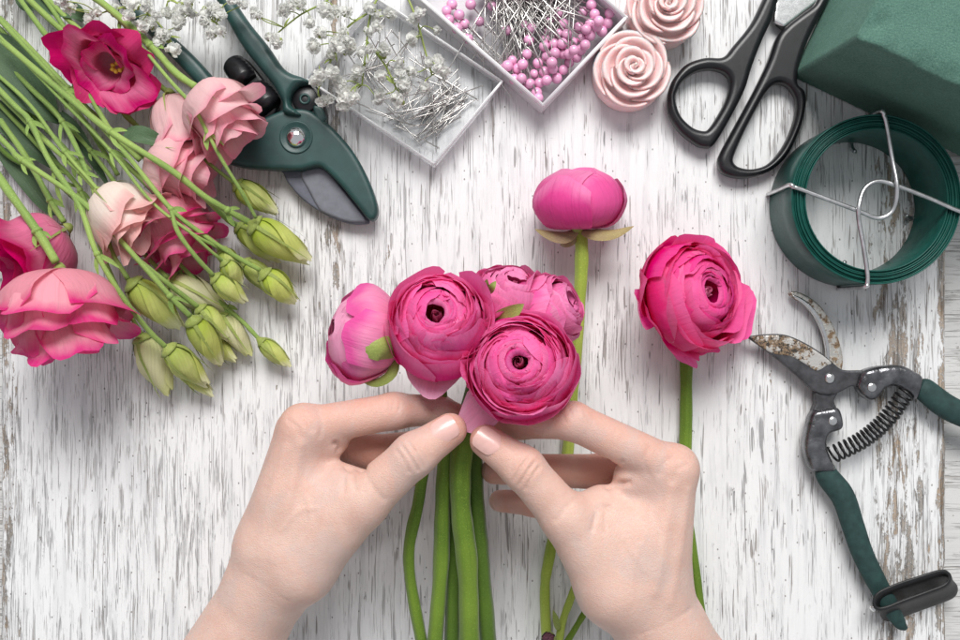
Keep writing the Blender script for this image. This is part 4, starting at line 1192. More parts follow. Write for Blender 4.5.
    buds('wide cream lisianthus bud hanging beside the largest pink bloom', [(80, 190, 1.6), (105, 260, 1.8), (128, 310, 1.8), (141, 334, 1.7)],
         [(142, 336, 1.6, 172, 398, 0.9, 15, 'bud_cream')], 0.13)
    buds('smallest single lisianthus bud standing off on its own stalk', [(90, 150, 1.5), (150, 230, 1.7), (195, 280, 1.5), (225, 306, 1.3), (243, 322, 1.2), (259, 339, 1.1)],
         [(261, 341, 1.1, 292, 368, 0.8, 8.5, 'bud'), (222, 315, 1.1, 252, 358, 0.8, 11, 'bud_cream'), (205, 335, 0.9, 238, 362, 0.7, 9, 'bud')], 0.12, branches=[[(200, 284, 1.4), (214, 302, 1.2), (221, 313, 1.1)], [(180, 270, 1.4), (196, 318, 1.0), (204, 333, 0.9)]])
    # leafy stems without a visible flower
    def leafy(label, path, leaves, R=0.14, m='lis_stem'):
        t = plant(label, path, R, m)
        t['category'] = 'flower'
        for (pts, w, mt) in leaves:
            leaf('leaf', t, [g(*p) for p in pts], w, mt, up=(0.15, 0.2, 1), fold=0.2, wave=0.05)
        return t
    leafy('stem with one broad dark leaf lying under the bunch', [(-10, 8, 0.6), (20, 40, 0.7), (66, 95, 0.8), (103, 150, 0.9), (118, 175, 0.9)],
          [([(-25, 42, 1.3), (5, 62, 1.5), (32, 92, 1.4), (59, 124, 1.0)], 1.25, 'leaf')], 0.13)
    leafy('stem with a small grey green leaf above the pink blooms', [(12, -12, 1.6), (40, 27, 2.0), (75, 72, 2.3), (101, 115, 2.4), (112, 132, 2.5), (140, 160, 2.4)],
          [([(124, 134, 2.7), (138, 134, 2.9), (155, 140, 2.9), (172, 150, 2.6)], 0.42, 'leaf')], 0.15)
    leafy('stem trailing long dark leaves at the photo edge', [(-20, 105, 0.5), (4, 152, 0.8), (56, 182, 1.2), (100, 225, 1.0)],
          [([(-15, 98, 0.4), (12, 125, 0.8), (38, 150, 0.9), (66, 175, 0.5)], 0.62, 'leaf'), ([(60, 112, 0.5), (75, 130, 0.9), (92, 158, 0.9), (112, 192, 0.6)], 0.30, 'leaf'), ([(0, 150, 0.4), (22, 172, 0.6), (48, 205, 0.6), (60, 215, 0.4)], 0.5, 'leaf')], 0.13, 'dark_stem')
    leafy('thin bare stem crossing the bunch', [(-10, 68, 1.8), (30, 105, 2.1), (64, 151, 2.6), (101, 194, 2.9), (125, 232, 2.8)], [([(70, 3, 0.3), (78, 12, 0.6), (84, 20, 0.4)], 0.3, 'leaf')], 0.11)
    leafy('stem with narrow leaves closest to the photo corner', [(-15, 60, 0.9), (28, 121, 1.3), (54, 169, 1.5), (77, 201, 1.6), (100, 240, 1.4)],
          [([(34, -6, 0.6), (52, 8, 1.0), (74, 14, 1.1), (84, 22, 0.7)], 0.36, 'leaf'), ([(40, 5, 0.3), (30, -4, .5), (18, -14, .4)], 0.8, 'leaf')], 0.15)
    leafy('upper slender stem of the bunch running past the magenta bloom', [(38, -10, 1.0), (62, 24, 1.2), (90, 70, 1.1), (118, 105, 1.1), (142, 132, 1.3), (165, 158, 1.4)], [([(118, 105, 1.2), (130, 120, 1.5), (150, 136, 1.3)], 0.13, 'sepal')], 0.14)


lisianthus()


# ------------------------------------------------------------------ baby's breath
def floret_mesh(seed):
    r = random.Random(seed)
    V, F, uv = [], [], []
    for k in range(22):
        a = r.uniform(0, 2 * pi); el = math.acos(1 - r.random() * 1.15)
        d = np.array((sin(el) * cos(a), sin(el) * sin(a), cos(el)))
        B = basis(d, r.uniform(0, 6)); L = r.uniform(0.26, 0.38); w = r.uniform(0.13, 0.19)
        o = len(V)
        for i in range(4):
            s = i / 3
            ww = w * (0.4, 0.9, 1.0, 0.75)[i]
            for j, u in enumerate((-1, 0, 1)):
                p = np.array((u * ww, 0.06 * u * u + 0.10 * s * s + r.uniform(-.015, .015), L * s - 0.05 * abs(u) * (i == 3)))
                V.append(B @ p); uv.append((u * .5 + .5, s))
        for i in range(3):
            for j in range(2):
                F.append((o + i * 3 + j, o + i * 3 + j + 1, o + (i + 1) * 3 + j + 1, o + (i + 1) * 3 + j))
    v, f = lathe([(0.02, -0.10), (0.15, -0.04), (0.20, 0.08), (0.15, 0.19), (0.02, 0.23)], 8)  # added white core, keeps the inside of the floret from going dark
    o = len(V); V += list(v); F += [tuple(i + o for i in q) for q in f]; uv += [(0.5, 0.7)] * len(v)
    nw = len(F)
    v, f = lathe([(0.05, -0.26), (0.11, -0.18), (0.12, -0.02), (0.05, 0.03)], 6)
    o = len(V); V += list(v); F += [tuple(i + o for i in q) for q in f]; uv += [(0.5, 0.5)] * len(v)
    return mesh_data('floret', np.array(V), F, [M['gyp'], M['sepal']], uv, True, [0] * nw + [1] * (len(F) - nw))


def gypsophila():
    meshes = [floret_mesh(k) for k in range(5)]
    def sprig(label, mains, spots, seed, z):
        r = random.Random(seed)
        t = thing('babys_breath_sprig', g(*mains[0][0]), label, 'flower', "baby's breath")
        base = wloc(t)
        nodes = []
        for mpath in mains:
            P = catmull([g(*p) for p in mpath], 8)
            nodes += list(P)
            V, F, uv = tube(P, [0.055, 0.04], 6)
            part('stem', V, F, M['gyp_stem'], t, uv=uv)
        nodes = np.array(nodes)
        for (x, y) in spots:
            for q in range(r.choice((1, 2, 2, 3))):
                p = g(x + r.uniform(-10, 10) * (q > 0), y + r.uniform(-10, 10) * (q > 0), z + r.uniform(-0.5, 0.9))
                o = bpy.data.objects.new('floret', r.choice(meshes)); col.objects.link(o)
                o.parent = t
                o.location = tuple((p - base) * S)
                o.rotation_euler = (r.uniform(-0.8, 0.8), r.uniform(-0.8, 0.8), r.uniform(0, 6.28))
                s = r.uniform(0.75, 1.15); o.scale = (s, s, s)
                dd = np.linalg.norm(nodes - p, axis=1) + r.uniform(0, .4) * np.arange(len(nodes)) * 0.01
                n0 = nodes[np.argmin(dd + 0.6 * (nodes[:, 1] < p[1]) * np.abs(nodes[:, 1] - p[1]))]
                mid = (n0 + p) / 2 + np.array((r.uniform(-.25, .25), r.uniform(-.2, .3), r.uniform(-0.1, .2)))
                V, F, uv = tube(catmull([n0, mid, p - (0, 0, 0.12)], 4), 0.028, 5, False)
                part('twig', V, F, M['gyp_stem'], t, uv=uv)
        for k in range(16):
            n0 = nodes[r.randrange(len(nodes))]
            a = r.uniform(0, 6.28); L = r.uniform(0.4, 0.9)
            leaf('bract', t, [n0, n0 + (L * .5 * cos(a), L * .5 * sin(a), .1), n0 + (L * cos(a), L * sin(a), 0)], 0.05, 'gyp_stem', n=6, nu=3)
    sprig("sprig of white baby's breath spilling over the clear pin tray",
          [[(395, -30, 2.6), (372, 10, 3.0), (366, 50, 2.9), (362, 85, 2.6)], [(372, 10, 3.0), (345, 30, 2.9), (330, 62, 2.6), (318, 90, 2.3)], [(395, -30, 2.6), (415, 15, 2.9), (425, 50, 2.6), (432, 75, 2.3)], [(350, -30, 2.4), (330, -2, 2.6), (300, 15, 2.5), (275, 35, 2.2)], [(366, 40, 2.9), (385, 65, 2.7), (397, 90, 2.5)]],
          [(320, 33), (331, 55), (350, 47), (369, 31), (380, 76), (401, 62), (420, 12), (396, 97), (341, 86), (358, 70), (345, 106), (309, 22), (414, 40), (437, 30), (300, 4), (430, 62), (327, 13), (346, 12), (362, 52), (385, 48), (333, 72), (313, 46), (322, 100), (350, 92), (390, 14), (378, 100), (404, 84), (439, 68), (369, 8), (269, 38), (284, 10), (255, 12), (343, 32), (320, 75), (337, 44), (425, 88)], 5, 2.9)
    sprig("sprig of white baby's breath scattered across the green shears handles",
          [[(120, -30, 1.9), (140, 5, 2.3), (160, 25, 2.4), (174, 48, 2.3)], [(140, 5, 2.3), (118, 8, 2.2), (98, 14, 2.1)], [(150, -20, 2.0), (180, 5, 2.4), (212, 20, 2.5), (222, 30, 2.4)]],
          [(96, 13), (115, 10), (129, 16), (146, 8), (152, 26), (165, 13), (178, 21), (186, 11), (173, 50), (158, 42), (142, 34), (209, 8), (206, 22), (221, 31), (217, 15), (144, 22), (190, 2), (128, 2), (63, 0), (243, 4)], 8, 2.5)


gypsophila()


# ------------------------------------------------------------------ green shears under the flowers
def disc(c, r, z0, z1, name, mat, t, n=28, bev=0.05):
    prof = [(r, z0), (r, z1 - bev), (r - bev, z1), (0.001, z1)]
    V, F = lathe(prof, n, (c[0], c[1], 0))
    return part(name, V, F, mat, t)


def dome(c, r, z0, h, name, mat, t, n=24):
    prof = [(r * cos(a), z0 + h * sin(a)) for a in np.linspace(0, pi / 2 * 0.99, 8)]
    V, F = lathe(prof, n, (c[0], c[1], 0))
    return part(name, V, F, mat, t)


def shears_green():
    t = thing('garden_shears', g(295, 140), 'dark green garden shears half under the flowers, broad grey blade', 'shears')
    zt = 1.5
    head = outline([(222, 158), (232, 140), (252, 124), (275, 112), (292, 108), (310, 110), (331, 126), (352, 150), (368, 179), (377, 205), (376, 217), (369, 219.5), (359, 208), (341, 186), (325, 170), (316, 166), (299, 169.5), (274, 169), (240, 166)], zt)
    V, Q = plate_mesh([head], 0.55, zt, 0.22, 0.06)
    part('head', V, Q, M['tool_green'], t)
    zb = 0.95
    blade = outline([(270, 165), (281, 171), (287, 182), (302, 199), (324, 214), (346, 222.5), (360, 224), (369, 220), (350, 196), (326, 168), (300, 150)], zb, 5)
    V, Q = plate_mesh([blade], 0.42, zb - 0.18, 0.05, 0.05)
    part('blade', V, Q, M['blade_grey'], t)
    bevel = outline([(300, 174), (308, 190), (318, 208), (326, 213.5), (346, 221), (359, 222), (366, 219.5), (349, 197), (325, 169), (308, 168)], zb, 5)
    V, Q = plate_mesh([bevel], 0.6, zb - 0.10, 0.06, 0.05)
    part('blade_edge', V, Q, M['blade_bevel'], t)
    # arm that swings round the hub
    arm = outline([(205, -22), (216, 0), (238, 40), (258, 66), (273, 85), (281, 100), (283, 112), (300, 114), (290, 104), (291, 93), (299, 84), (309, 82), (313, 82), (302, 76), (284, 68), (266, 43), (249, 22), (234, 0), (222, -22)], 1.9)
    V, Q = plate_mesh([arm], 0.7, 1.9, 0.35, 0.07)
    part('handle', V, Q, M['tool_green'], t)
    low = outline([(128, -25), (138, 0), (160, 24), (190, 52), (212, 77), (222, 95), (212, 99), (200, 88), (176, 62), (146, 32), (118, 2), (108, -25)], 1.4)
    V, Q = plate_mesh([low], 0.3, 1.4, 0.3, 0.08)
    part('handle', V, Q, M['tool_green'], t)
    c = g(305, 99, 1.4)
    disc(c, 0.62, 0.5, 1.42, 'hub', M['black_plastic'], t)
    V, F = lathe([(0.27, 1.40), (0.27, 1.50), (0.17, 1.50), (0.17, 1.40)], 24, (c[0], c[1], 0), False)
    part('hub_ring', V, F, M['tool_green'], t)
    blk = outline([(284, 112), (290, 96), (302, 84), (316, 86), (322, 98), (326, 116), (316, 118), (300, 112)], 1.2, 4)
    V, Q = plate_mesh([blk], 0.3, 1.25, 0.12, 0.06)
    part('hub_housing', V, Q, M['black_plastic'], t)
    gc = outline([(313, 106), (322, 108), (326, 120), (318, 121)], 1.4, 4)
    V, Q = plate_mesh([gc], 0.5, 1.45, 0.08, 0.05)
    part('stop', V, Q, M['tool_green'], t)
    # bolt
    c = g(296, 137, 1.55)
    V, F = lathe([(0.80, 1.44), (0.80, 1.54), (0.74, 1.555), (0.69, 1.52), (0.001, 1.52)], 36, (c[0], c[1], 0))
    part('bolt_recess', V, F, M['tool_green'], t)
    dome(c, 0.50, 1.50, 0.38, 'bolt', M['chrome'], t, 40)
    # ribbed spring housing and catch between the handles
    for (x, y, rr, z) in ((238, 70, 0.62, 1.3), (262, 96, 0.68, 1.35)):
        c = g(x, y, z)
        B = basis((0.55, -0.65, 0.35))
        prof = []
        for k in range(12):
            s = -0.75 + 1.5 * k / 11
            prof.append((rr * (1 - 0.25 * abs(s) ** 3) * (1.0 if k % 2 else 0.90), s * 0.85))
        V, F = lathe(prof, 22)
        part('spring_housing', c - (0, 0, 0.3) + V @ B.T, F, M['black_plastic'], t)
    cv = outline([(228, 62), (245, 58), (262, 76), (276, 96), (276, 112), (262, 120), (246, 100), (230, 82)], 0.9, 4)
    V, Q = plate_mesh([cv], 0.2, 0.95, 0.15, 0.07)
    part('catch', V, Q, M['black_plastic'], t)


shears_green()


# ------------------------------------------------------------------ rusty shears
def shears_rusty():
    t = thing('garden_shears', g(835, 400), 'open garden shears with rusty blades, green grips and a black hand strap', 'shears')
    z1 = 0.75
    hook = outline([(790.5, 294), (793, 291.2), (801, 292.5), (813, 299), (824, 309.5), (834, 326), (841, 345), (843.8, 360), (842, 372), (836, 394), (830, 396), (820, 392), (824, 370), (827.5, 354), (824.5, 336), (817, 319), (806, 305.5), (795, 298)], z1, 5)
    V, Q = plate_mesh([hook], 0.25, 0.72, 0.10, 0.045)
    part('hook_blade', V, Q, M['rusty'], t)
    hook_in = outline([(792, 295), (801, 297.5), (812, 306), (822, 321), (828.5, 340), (830, 358), (827, 366), (826.5, 352), (823.5, 336), (816, 319), (806, 306)], z1, 4)
    V, Q = plate_mesh([hook_in], 0.5, 0.76, 0.05, 0.04)
    part('hook_edge', V, Q, M['steel'], t)
    z2 = 1.05
    blade = outline([(750, 338.5), (751, 336.4), (766.5, 334.3), (786, 334.8), (806, 343), (823, 353.7), (834, 363), (844, 370), (862, 370.6), (868, 372), (862, 388), (853, 386.4), (847, 389), (838, 393.5), (826, 395), (814, 390.5), (794.7, 373.5), (772, 354.5)], z2, 5)
    V, Q = plate_mesh([blade], 0.62, 0.98, 0.08, 0.045)
    part('cutting_blade', V, Q, M['gunmetal'], t)
    face = outline([(752, 338.3), (766.5, 335.4), (786, 336), (805, 344), (822, 354.5), (832, 363), (827, 366), (817, 371), (806, 364.5), (791, 356.5), (771.5, 352.8)], z2, 5)
    V, Q = plate_mesh([face], 0.8, 1.02, 0.05, 0.04)
    part('blade_face', V, Q, M['rusty_face'], t)
    # tangs in the handles
    up = outline([(859, 387.5), (864, 373), (872, 368.5), (886, 366), (902, 365.5), (915, 371), (924.5, 379), (919, 399), (910, 393.5), (899, 386.5), (888, 388), (882, 395), (875.5, 400.5), (867, 398.5)], 1.35, 5)
    V, Q = plate_mesh([up], 0.4, 1.35, 0.28, 0.05)
    part('handle_tang', V, Q, M['forged'], t)
    neck = outline([(817, 391), (838, 391), (835, 401), (838, 410), (836, 416), (814, 414), (816, 404)], 0.9, 4)
    V, Q = plate_mesh([neck], 0.3, 0.85, 0.1, 0.05)
    part('neck', V, Q, M['gunmetal'], t)
    lo = outline([(813.5, 413), (826, 409), (839.5, 408.5), (844.5, 421), (843, 429.5), (832, 434), (828.5, 440), (829, 450), (833, 460), (836, 472), (815, 472), (808.5, 462), (805.5, 448), (808, 430)], 1.25, 5)
    V, Q = plate_mesh([lo], 0.35, 1.25, 0.28, 0.05)
    part('handle_tang', V, Q, M['forged'], t)
    c = g(830.6, 378.4, 1.1); dome(c, 0.27, 0.97, 0.16, 'pivot_screw', M['steel'], t)
    for (x, y, z) in ((872, 387.4, 1.36), (832.9, 421, 1.26)):
        disc(g(x, y, z), 0.22, z - 0.2, z + 0.035, 'rivet', M['steel'], t, 20, 0.03)
    # grips
    def grip(pts, ws, h=0.62, name='grip'):
        f_pts = catmull([g(x, y, z) for (x, y, z) in pts], 8)
        w = np.interp(np.linspace(0, 1, len(f_pts)), np.linspace(0, 1, len(ws)), ws)
        V, F, uv = tube(f_pts, w, 20, True, h, (0, 0, 1))
        part(name, V, F, M['grip_green'], t, uv=uv)
    grip([(919, 386.5, 0.9), (926, 391, 0.9), (944, 405, 0.95), (966, 416, 0.95), (1010, 432, 0.9), (1060, 446, 0.9)], [0.46, 0.58, 0.62, 0.62, 0.60, 0.5, 0.2])
    grip([(824.5, 468, 0.85), (828, 477, 0.85), (843, 497, 0.9), (853, 526, 0.95), (864, 557, 0.95), (884, 596, 0.9), (899, 622, 0.85), (906, 629, 0.8)], [0.50, 0.56, 0.60, 0.57, 0.55, 0.52, 0.46, 0.30, 0.12])
    # spring
    P = catmull([g(906, 393, 0.95), g(886, 420, 1.0), g(862, 440, 1.0), g(832, 455, 0.95)], 60)
    T = np.gradient(P, axis=0)
    L = np.concatenate([[0], np.cumsum(np.linalg.norm(np.diff(P, axis=0), axis=1))])
    # a slightly loose coil
    turns = 19
    n = turns * 14
    C = []
    for i in range(n):
        s = i / (n - 1)
        s2 = s + 0.02 * sin(2 * pi * s)
        p = np.array([np.interp(s2 * L[-1], L, P[:, k]) for k in range(3)])
        tt = nrm([np.interp(s2 * L[-1], L, T[:, k]) for k in range(3)])
        a = nrm(np.cross(tt, (0, 0, 1))); b = np.cross(a, tt)
        ph = 2 * pi * turns * s
        C.append(p + 0.40 * (cos(ph) * a + sin(ph) * b))
    V, F, uv = tube(np.array(C), 0.062, 6)
    part('spring', V, F, M['spring'], t, uv=uv)
    # hand strap: a grooved rubber band bent into a long loop
    loop = np.array([g(x, y, 0)[:2] for x, y in [(880, 613), (884, 604), (900, 596), (924, 588), (944, 582), (952, 584), (953, 590), (948, 596), (930, 603), (908, 611), (893, 617), (884, 618)]])
    loop = catmull(loop, 6, True)
    ctr = loop.mean(0)
    V = []
    prof = [(-0.065, 0.0), (0.065, 0.0), (0.085, 0.10), (0.065, 0.30), (0.035, 0.40), (0.035, 0.85), (0.065, 0.95), (0.085, 1.15), (0.065, 1.25), (-0.065, 1.25)]
    m = len(loop)
    tn = np.roll(loop, -1, 0) - np.roll(loop, 1, 0)
    for i in range(m):
        nn = nrm((tn[i][1], -tn[i][0]))
        if nn.dot(loop[i] - ctr) < 0: nn = -nn
        for (o, z) in prof:
            q = loop[i] + nn * o + np.array((-0.95, 0.95)) * (z / 1.25)
            V.append((q[0], q[1], 0.35 + z))
    k = len(prof)
    F = [(i * k + j, i * k + (j + 1) % k, ((i + 1) % m) * k + (j + 1) % k, ((i + 1) % m) * k + j) for i in range(m) for j in range(k)]
    part('strap', V, F, M['black_rubber'], t)
    c = g(878, 606, 0.9)
    V, F = lathe([(0.17, 0), (0.17, 0.05), (0.12, 0.10), (0.01, 0.11)], 14)
    part('strap_rivet', c + (-0.25, -0.12, 0) + V @ basis((-0.75, -0.45, 0.5)).T, F, M['steel'], t)


def rusty_face_mat():
    m, nt, b = new_mat('rust_speckled_blade')
    P = obj_cm(nt)
    sep = nd(nt, 'ShaderNodeSeparateXYZ', {0: P})
    n1 = noise(nt, P, 2.2, 8, 0.74); n2 = noise(nt, scaled(nt, P, (1, 1, 1), (4, 2, 7)), 7.0, 6, 0.7)
    tipw = smooth(nt, sep.outputs[0], -0.9, -2.6)          # rust has eaten the tip end
    k = smooth(nt, mth(nt, 'ADD', n1, mth(nt, 'MULTIPLY', tipw, 0.13)), 0.54, 0.62)
    c = mixc(nt, k, (0.66, 0.64, 0.61), (0.22, 0.15, 0.09))
    c = mixc(nt, mth(nt, 'MULTIPLY', k, smooth(nt, n2, 0.46, 0.56)), c, (0.03, 0.025, 0.02))
    nt.links.new(c, b.inputs['Base Color'])
    nt.links.new(mth(nt, 'SUBTRACT', 0.75, mth(nt, 'MULTIPLY', k, 0.7)), b.inputs['Metallic'])
    nt.links.new(mth(nt, 'ADD', 0.35, mth(nt, 'MULTIPLY', k, 0.4)), b.inputs['Roughness'])
    bump(nt, b, mth(nt, 'ADD', n1, n2), 0.02, 0.7)
    return m


M['rusty_face'] = rusty_face_mat()
shears_rusty()


# ------------------------------------------------------------------ scissors
def scissors():
    t = thing('scissors', g(740, 90), 'black handled scissors with bright steel blades, tips out of the photo', 'scissors')
    z = 1.05
    def zz(l): return [(580 + a / 3.367, b / 3.367) for a, b in l]
    o1 = outline(zz([(298, 330), (304, 295), (320, 258), (362, 212), (425, 190), (485, 188), (520, 150), (580, 75), (622, -10), (640, -50), (690, -50), (668, 5), (650, 60), (618, 130), (585, 215), (560, 295), (522, 372), (478, 450), (450, 489), (425, 494), (395, 485), (340, 442), (304, 385)]), z, 5)
    i1 = outline(zz([(325, 330), (333, 300), (352, 268), (395, 238), (445, 230), (490, 243), (508, 275), (494, 335), (462, 395), (435, 432), (415, 437), (380, 424), (342, 385)]), z, 5)
    V, Q = plate_mesh([o1, i1], 0.25, z, 0.30, 0.05)
    part('handle', V, Q, M['black_plastic'], t)
    o2 = outline(zz([(806, -12), (790, 12), (742, 48), (700, 82), (668, 122), (640, 200), (600, 285), (556, 368), (510, 452), (480, 508), (470, 540), (478, 572), (502, 588), (540, 596), (592, 592), (650, 570), (704, 520), (748, 432), (768, 352), (764, 302), (740, 276), (745, 220), (775, 130), (815, 50), (850, -20), (830, -40)]), z, 5)
    i2 = outline(zz([(640, 296), (606, 352), (560, 440), (526, 518), (524, 544), (545, 560), (590, 565), (642, 546), (690, 490), (726, 410), (736, 345), (724, 306), (700, 282), (668, 276)]), z, 5)
    V, Q = plate_mesh([o2, i2], 0.15, z - 0.1, 0.30, 0.05)
    part('handle', V, Q, M['black_plastic'], t)
    bl = outline(zz([(655, 70), (690, 88), (790, 12), (860, -60), (900, -180), (760, -180), (664, -20)]), 0.8, 1, False)
    V, Q = plate_mesh([bl], 0.45, 0.72, 0.04, 0.05)
    part('blade', V, Q, M['steel'], t)
    bl = outline(zz([(664, 78), (690, 100), (700, 86), (668, 66)]), 0.6, 1, False)
    V, Q = plate_mesh([bl], 0.2, 0.66, 0.05, 0.04)
    part('stop', V, Q, M['black_plastic'], t)


scissors()


# ------------------------------------------------------------------ floral foam
def foam():
    A = g(790, 77, 0.0)                       # bottom corner nearest the scissors
    d1 = nrm(g(868, 114, 0) - A)              # front edge
    d2 = np.array((-d1[1], d1[0], 0)) * 1.0   # away from us
    if d2[1] < 0: d2 = -d2
    L1, L2, Hh = 11.0, 10.5, 8.2
    lean = np.array((0.35, -0.28, 0))
    t = thing('floral_foam', A, 'dark green floral foam block standing by the scissors, its edge crumbled', 'floral foam')
    lo2 = np.array([A[:2], (A + d1 * L1)[:2], (A + d1 * L1 + d2 * L2)[:2], (A + d2 * L2)[:2]])
    V, Q = plate_mesh([lo2], 0.0, Hh, 0.16, 0.16)
    V = V + np.outer(V[:, 2] / Hh, lean)
    # knocks and crumbled edges
    r = random.Random(2)
    top = A + lean + np.array((0, 0, Hh))
    N = vnormals(V, Q)
    for k in range(46):
        u = r.random()
        c0 = (top + d1 * L1 * u * 0.8) if k % 3 else (top + d2 * L2 * u * 0.8)
        if k < 3: c0 = top + d1 * 0.3 * k + d2 * 0.5 * k
        rad = r.uniform(0.25, 0.6); dep = r.uniform(0.03, 0.12) * (2.0 if k < 3 else 1)
        d = ((V - c0) ** 2).sum(1)
        V = V - np.array((0, 0, 1.0)) * (dep * np.exp(-d / rad ** 2))[:, None]
    for k in range(60):
        c0 = V[r.randrange(len(V))]
        rad = r.uniform(0.4, 1.6)
        V = V - N * (r.uniform(-0.03, 0.05) * np.exp(-((V - c0) ** 2).sum(1) / rad ** 2))[:, None]
    part('block', V, Q, M['foam'], t)


foam()


# ------------------------------------------------------------------ roll of tape wire
def wire_roll():
    h = 3.6
    c = g(876.5, 199.5, h); cx, cy = c[0], c[1]
    t = thing('wire_roll', (cx, cy, 0), 'roll of flat green floral wire standing near the foam block', 'wire roll')
    r = random.Random(6)
    R0, R1, n = 3.28, 3.96, 9
    for k in range(n):
        ra = R0 + (R1 - R0) * k / n; rb = ra + (R1 - R0) / n * 0.86
        top = h + r.uniform(-0.09, 0.05); bot = 0.05 + r.uniform(0, 0.08)
        ex, ey = r.uniform(-.02, .02), r.uniform(-.02, .02)
        V, F = lathe([(ra, bot), (rb, bot), (rb, top - 0.03), (rb - 0.02, top), (ra + 0.02, top), (ra, top - 0.03), (ra, bot)], 96, (cx + ex, cy + ey, 0), False)
        part('coil', V, F, M['coil'], t)
    t2 = thing('wire_clip', (cx, cy, 0.02), 'bent silver wire clip hooked over the green wire roll', 'wire clip')
    def w(pts, name):
        P = catmull(pts, 8)
        V, F, uv = tube(P, 0.105, 8)
        part(name, V, F, M['wire'], t2, uv=uv)
    def q(zx, zy, z=h + 0.14): return g(740 + zx / 2.782, 80 + zy / 2.782, z)
    def down(p, d):
        """from the rim: over the edge, down the outside, under and up inside"""
        d = nrm((d[0], d[1], 0)); c0 = np.array((cx, cy, 0))
        o = c0 + d * (R1 + 0.13); i = c0 + d * (R0 - 0.55)
        return [o + (0, 0, h - 0.02), o + (0, 0, h * 0.5), o + (0, 0, 0.12)], [c0 + d * (R1 - 0.2) + (0, 0, 0.0), c0 + d * (R0 + 0.2) + (0, 0, 0.0), c0 + d * (R0 - 0.25) + (0, 0, 0.12), i + (0, 0, 0.55)]
    cen = np.array((cx, cy))
    dl = q(95, 283)[:2] - cen; dt = q(395, 97)[:2] - cen; db = q(352, 572)[:2] - cen; dr = q(640, 372)[:2] - cen
    dwn, und = down(None, dl); dwn2, und2 = down(None, dt)
    w([*dwn[::-1], q(152, 298), q(175, 306), q(250, 334, h + 0.13), q(330, 364, h + 0.12), q(385, 384, h + 0.05), q(425, 362, h + 0.1), q(437, 300, h + 0.32), q(424, 220, h + 0.15), q(409, 130), q(401, 100), *dwn2], 'arm')
    dwn, und3 = down(None, db); dwn2, und4 = down(None, dr)
    w([*dwn[::-1], q(354, 566), q(354, 535), q(343, 460), q(331, 395, h + 0.15), q(330, 355, h + 0.34), q(346, 303, h + 0.15), q(385, 281, h + 0.08), q(440, 295, h + 0.1), q(520, 326), q(590, 357), q(618, 368), *dwn2], 'arm')
    for u, d in ((und, dl), (und2, dt), (und3, db), (und4, dr)):
        c0 = np.array((cx, cy, 0)); d = nrm((d[0], d[1], 0))
        w([c0 + d * (R1 + 0.13) + (0, 0, 0.16), c0 + d * (R1 - 0.1) + (0, 0, -0.0), *u[1:]], 'foot')


wire_roll()


# ------------------------------------------------------------------ rose candles
def candle(label, px, py, rot, h=2.5):
    r = random.Random(int(px))
    R = 1.76
    c = g(px, py, h - 0.3); c[2] = 0
    t = thing('rose_candle', c, label, 'candle', 'rose candles')
    V, F = lathe([(1.55, 0.0), (1.72, 0.06), (1.80, 0.25), (1.80, 0.75), (1.76, 1.15), (1.5, 1.35), (0.001, 1.4)], 56)
    part('body', V + c, F, M['wax'], t)
    a = rot
    def wpetal(phi, prof, W, th, sk):
        Vo, Fo, _ = petal_grid(prof, phi, W, 10, 15, tip=0.22, tipp=2.6, r=r, narrow=0.85, skew=sk)
        prof_i = [(max(0.03, p[0] - th), p[1] + 0.02) for p in prof]
        Vi, Fi, _ = petal_grid(prof_i, phi, W * 0.97, 10, 15, tip=0.22, tipp=2.6, r=r, narrow=0.85, skew=sk)
        nt, nu = 10, 15
        off = len(Vo)
        F = list(Fo) + [tuple(i + off for i in f[::-1]) for f in Fi]
        for j in range(nu - 1):
            x = (nt - 1) * nu + j
            F.append((x, x + 1, off + x + 1, off + x))
        for i in range(nt - 1):
            x = i * nu; y = i * nu + nu - 1
            F.append((x, off + x, off + x + nu, x + nu)); F.append((y, y + nu, off + y + nu, off + y))
        part('petal', np.vstack([Vo, Vi]) + c, F, M['wax'], t)
    tiers = [(5, 1.44, 1.80, 1.70, 0.66, 0.20), (4, 0.92, 1.36, 2.04, 0.64, 0.22), (3, 0.48, 0.86, 2.30, 0.64, 0.20), (2, 0.16, 0.42, 2.44, 0.62, 0.14)]
    for (n, Rb, Rt, ht, wf, sk) in tiers:
        for k in range(n):
            a += 2 * pi / n + r.uniform(-.08, .08)
            dz = r.uniform(-.05, .05)
            prof = [(Rb * 0.80, ht - 1.10), (Rb, ht - 0.62), (Rb + (Rt - Rb) * 0.62, ht - 0.22), (Rt, ht + dz), (Rt + 0.09, ht + dz + 0.02)]
            wpetal(a, prof, 2 * pi * Rt / n * wf, 0.13, sk)
        a += 0.55
    V, F = lathe([(0.40, 1.3), (0.22, 2.0), (0.14, 2.25), (0.08, 2.30), (0.001, 2.30)], 20)
    part('centre', V + c, F, M['wax'], t)
    V, F, uv = tube(np.array([(0, 0, 2.35), (0.02, 0.0, 2.5), (0.06, 0.03, 2.6)]) + c, 0.06, 8)
    part('wick', V, F, M['wick'], t)


candle('pale pink rose-shaped candle nearest the scissors ring', 634, 66, 0.5)
candle('pink rose-shaped candle cut off by the top of the photo', 668, 2, 1.3)


# ------------------------------------------------------------------ pin boxes
def wall_strip(a, b, z0, z1, th, inward):
    a = np.array(a[:2]); b = np.array(b[:2]); n = np.array(inward) * th
    V = [(*a, z0), (*b, z0), (*(b + n), z0), (*(a + n), z0), (*a, z1), (*b, z1), (*(b + n), z1), (*(a + n), z1)]
    F = [(0, 3, 2, 1), (4, 5, 6, 7), (0, 1, 5, 4), (1, 2, 6, 5), (2, 3, 7, 6), (3, 0, 4, 7)]
    return np.array(V), F


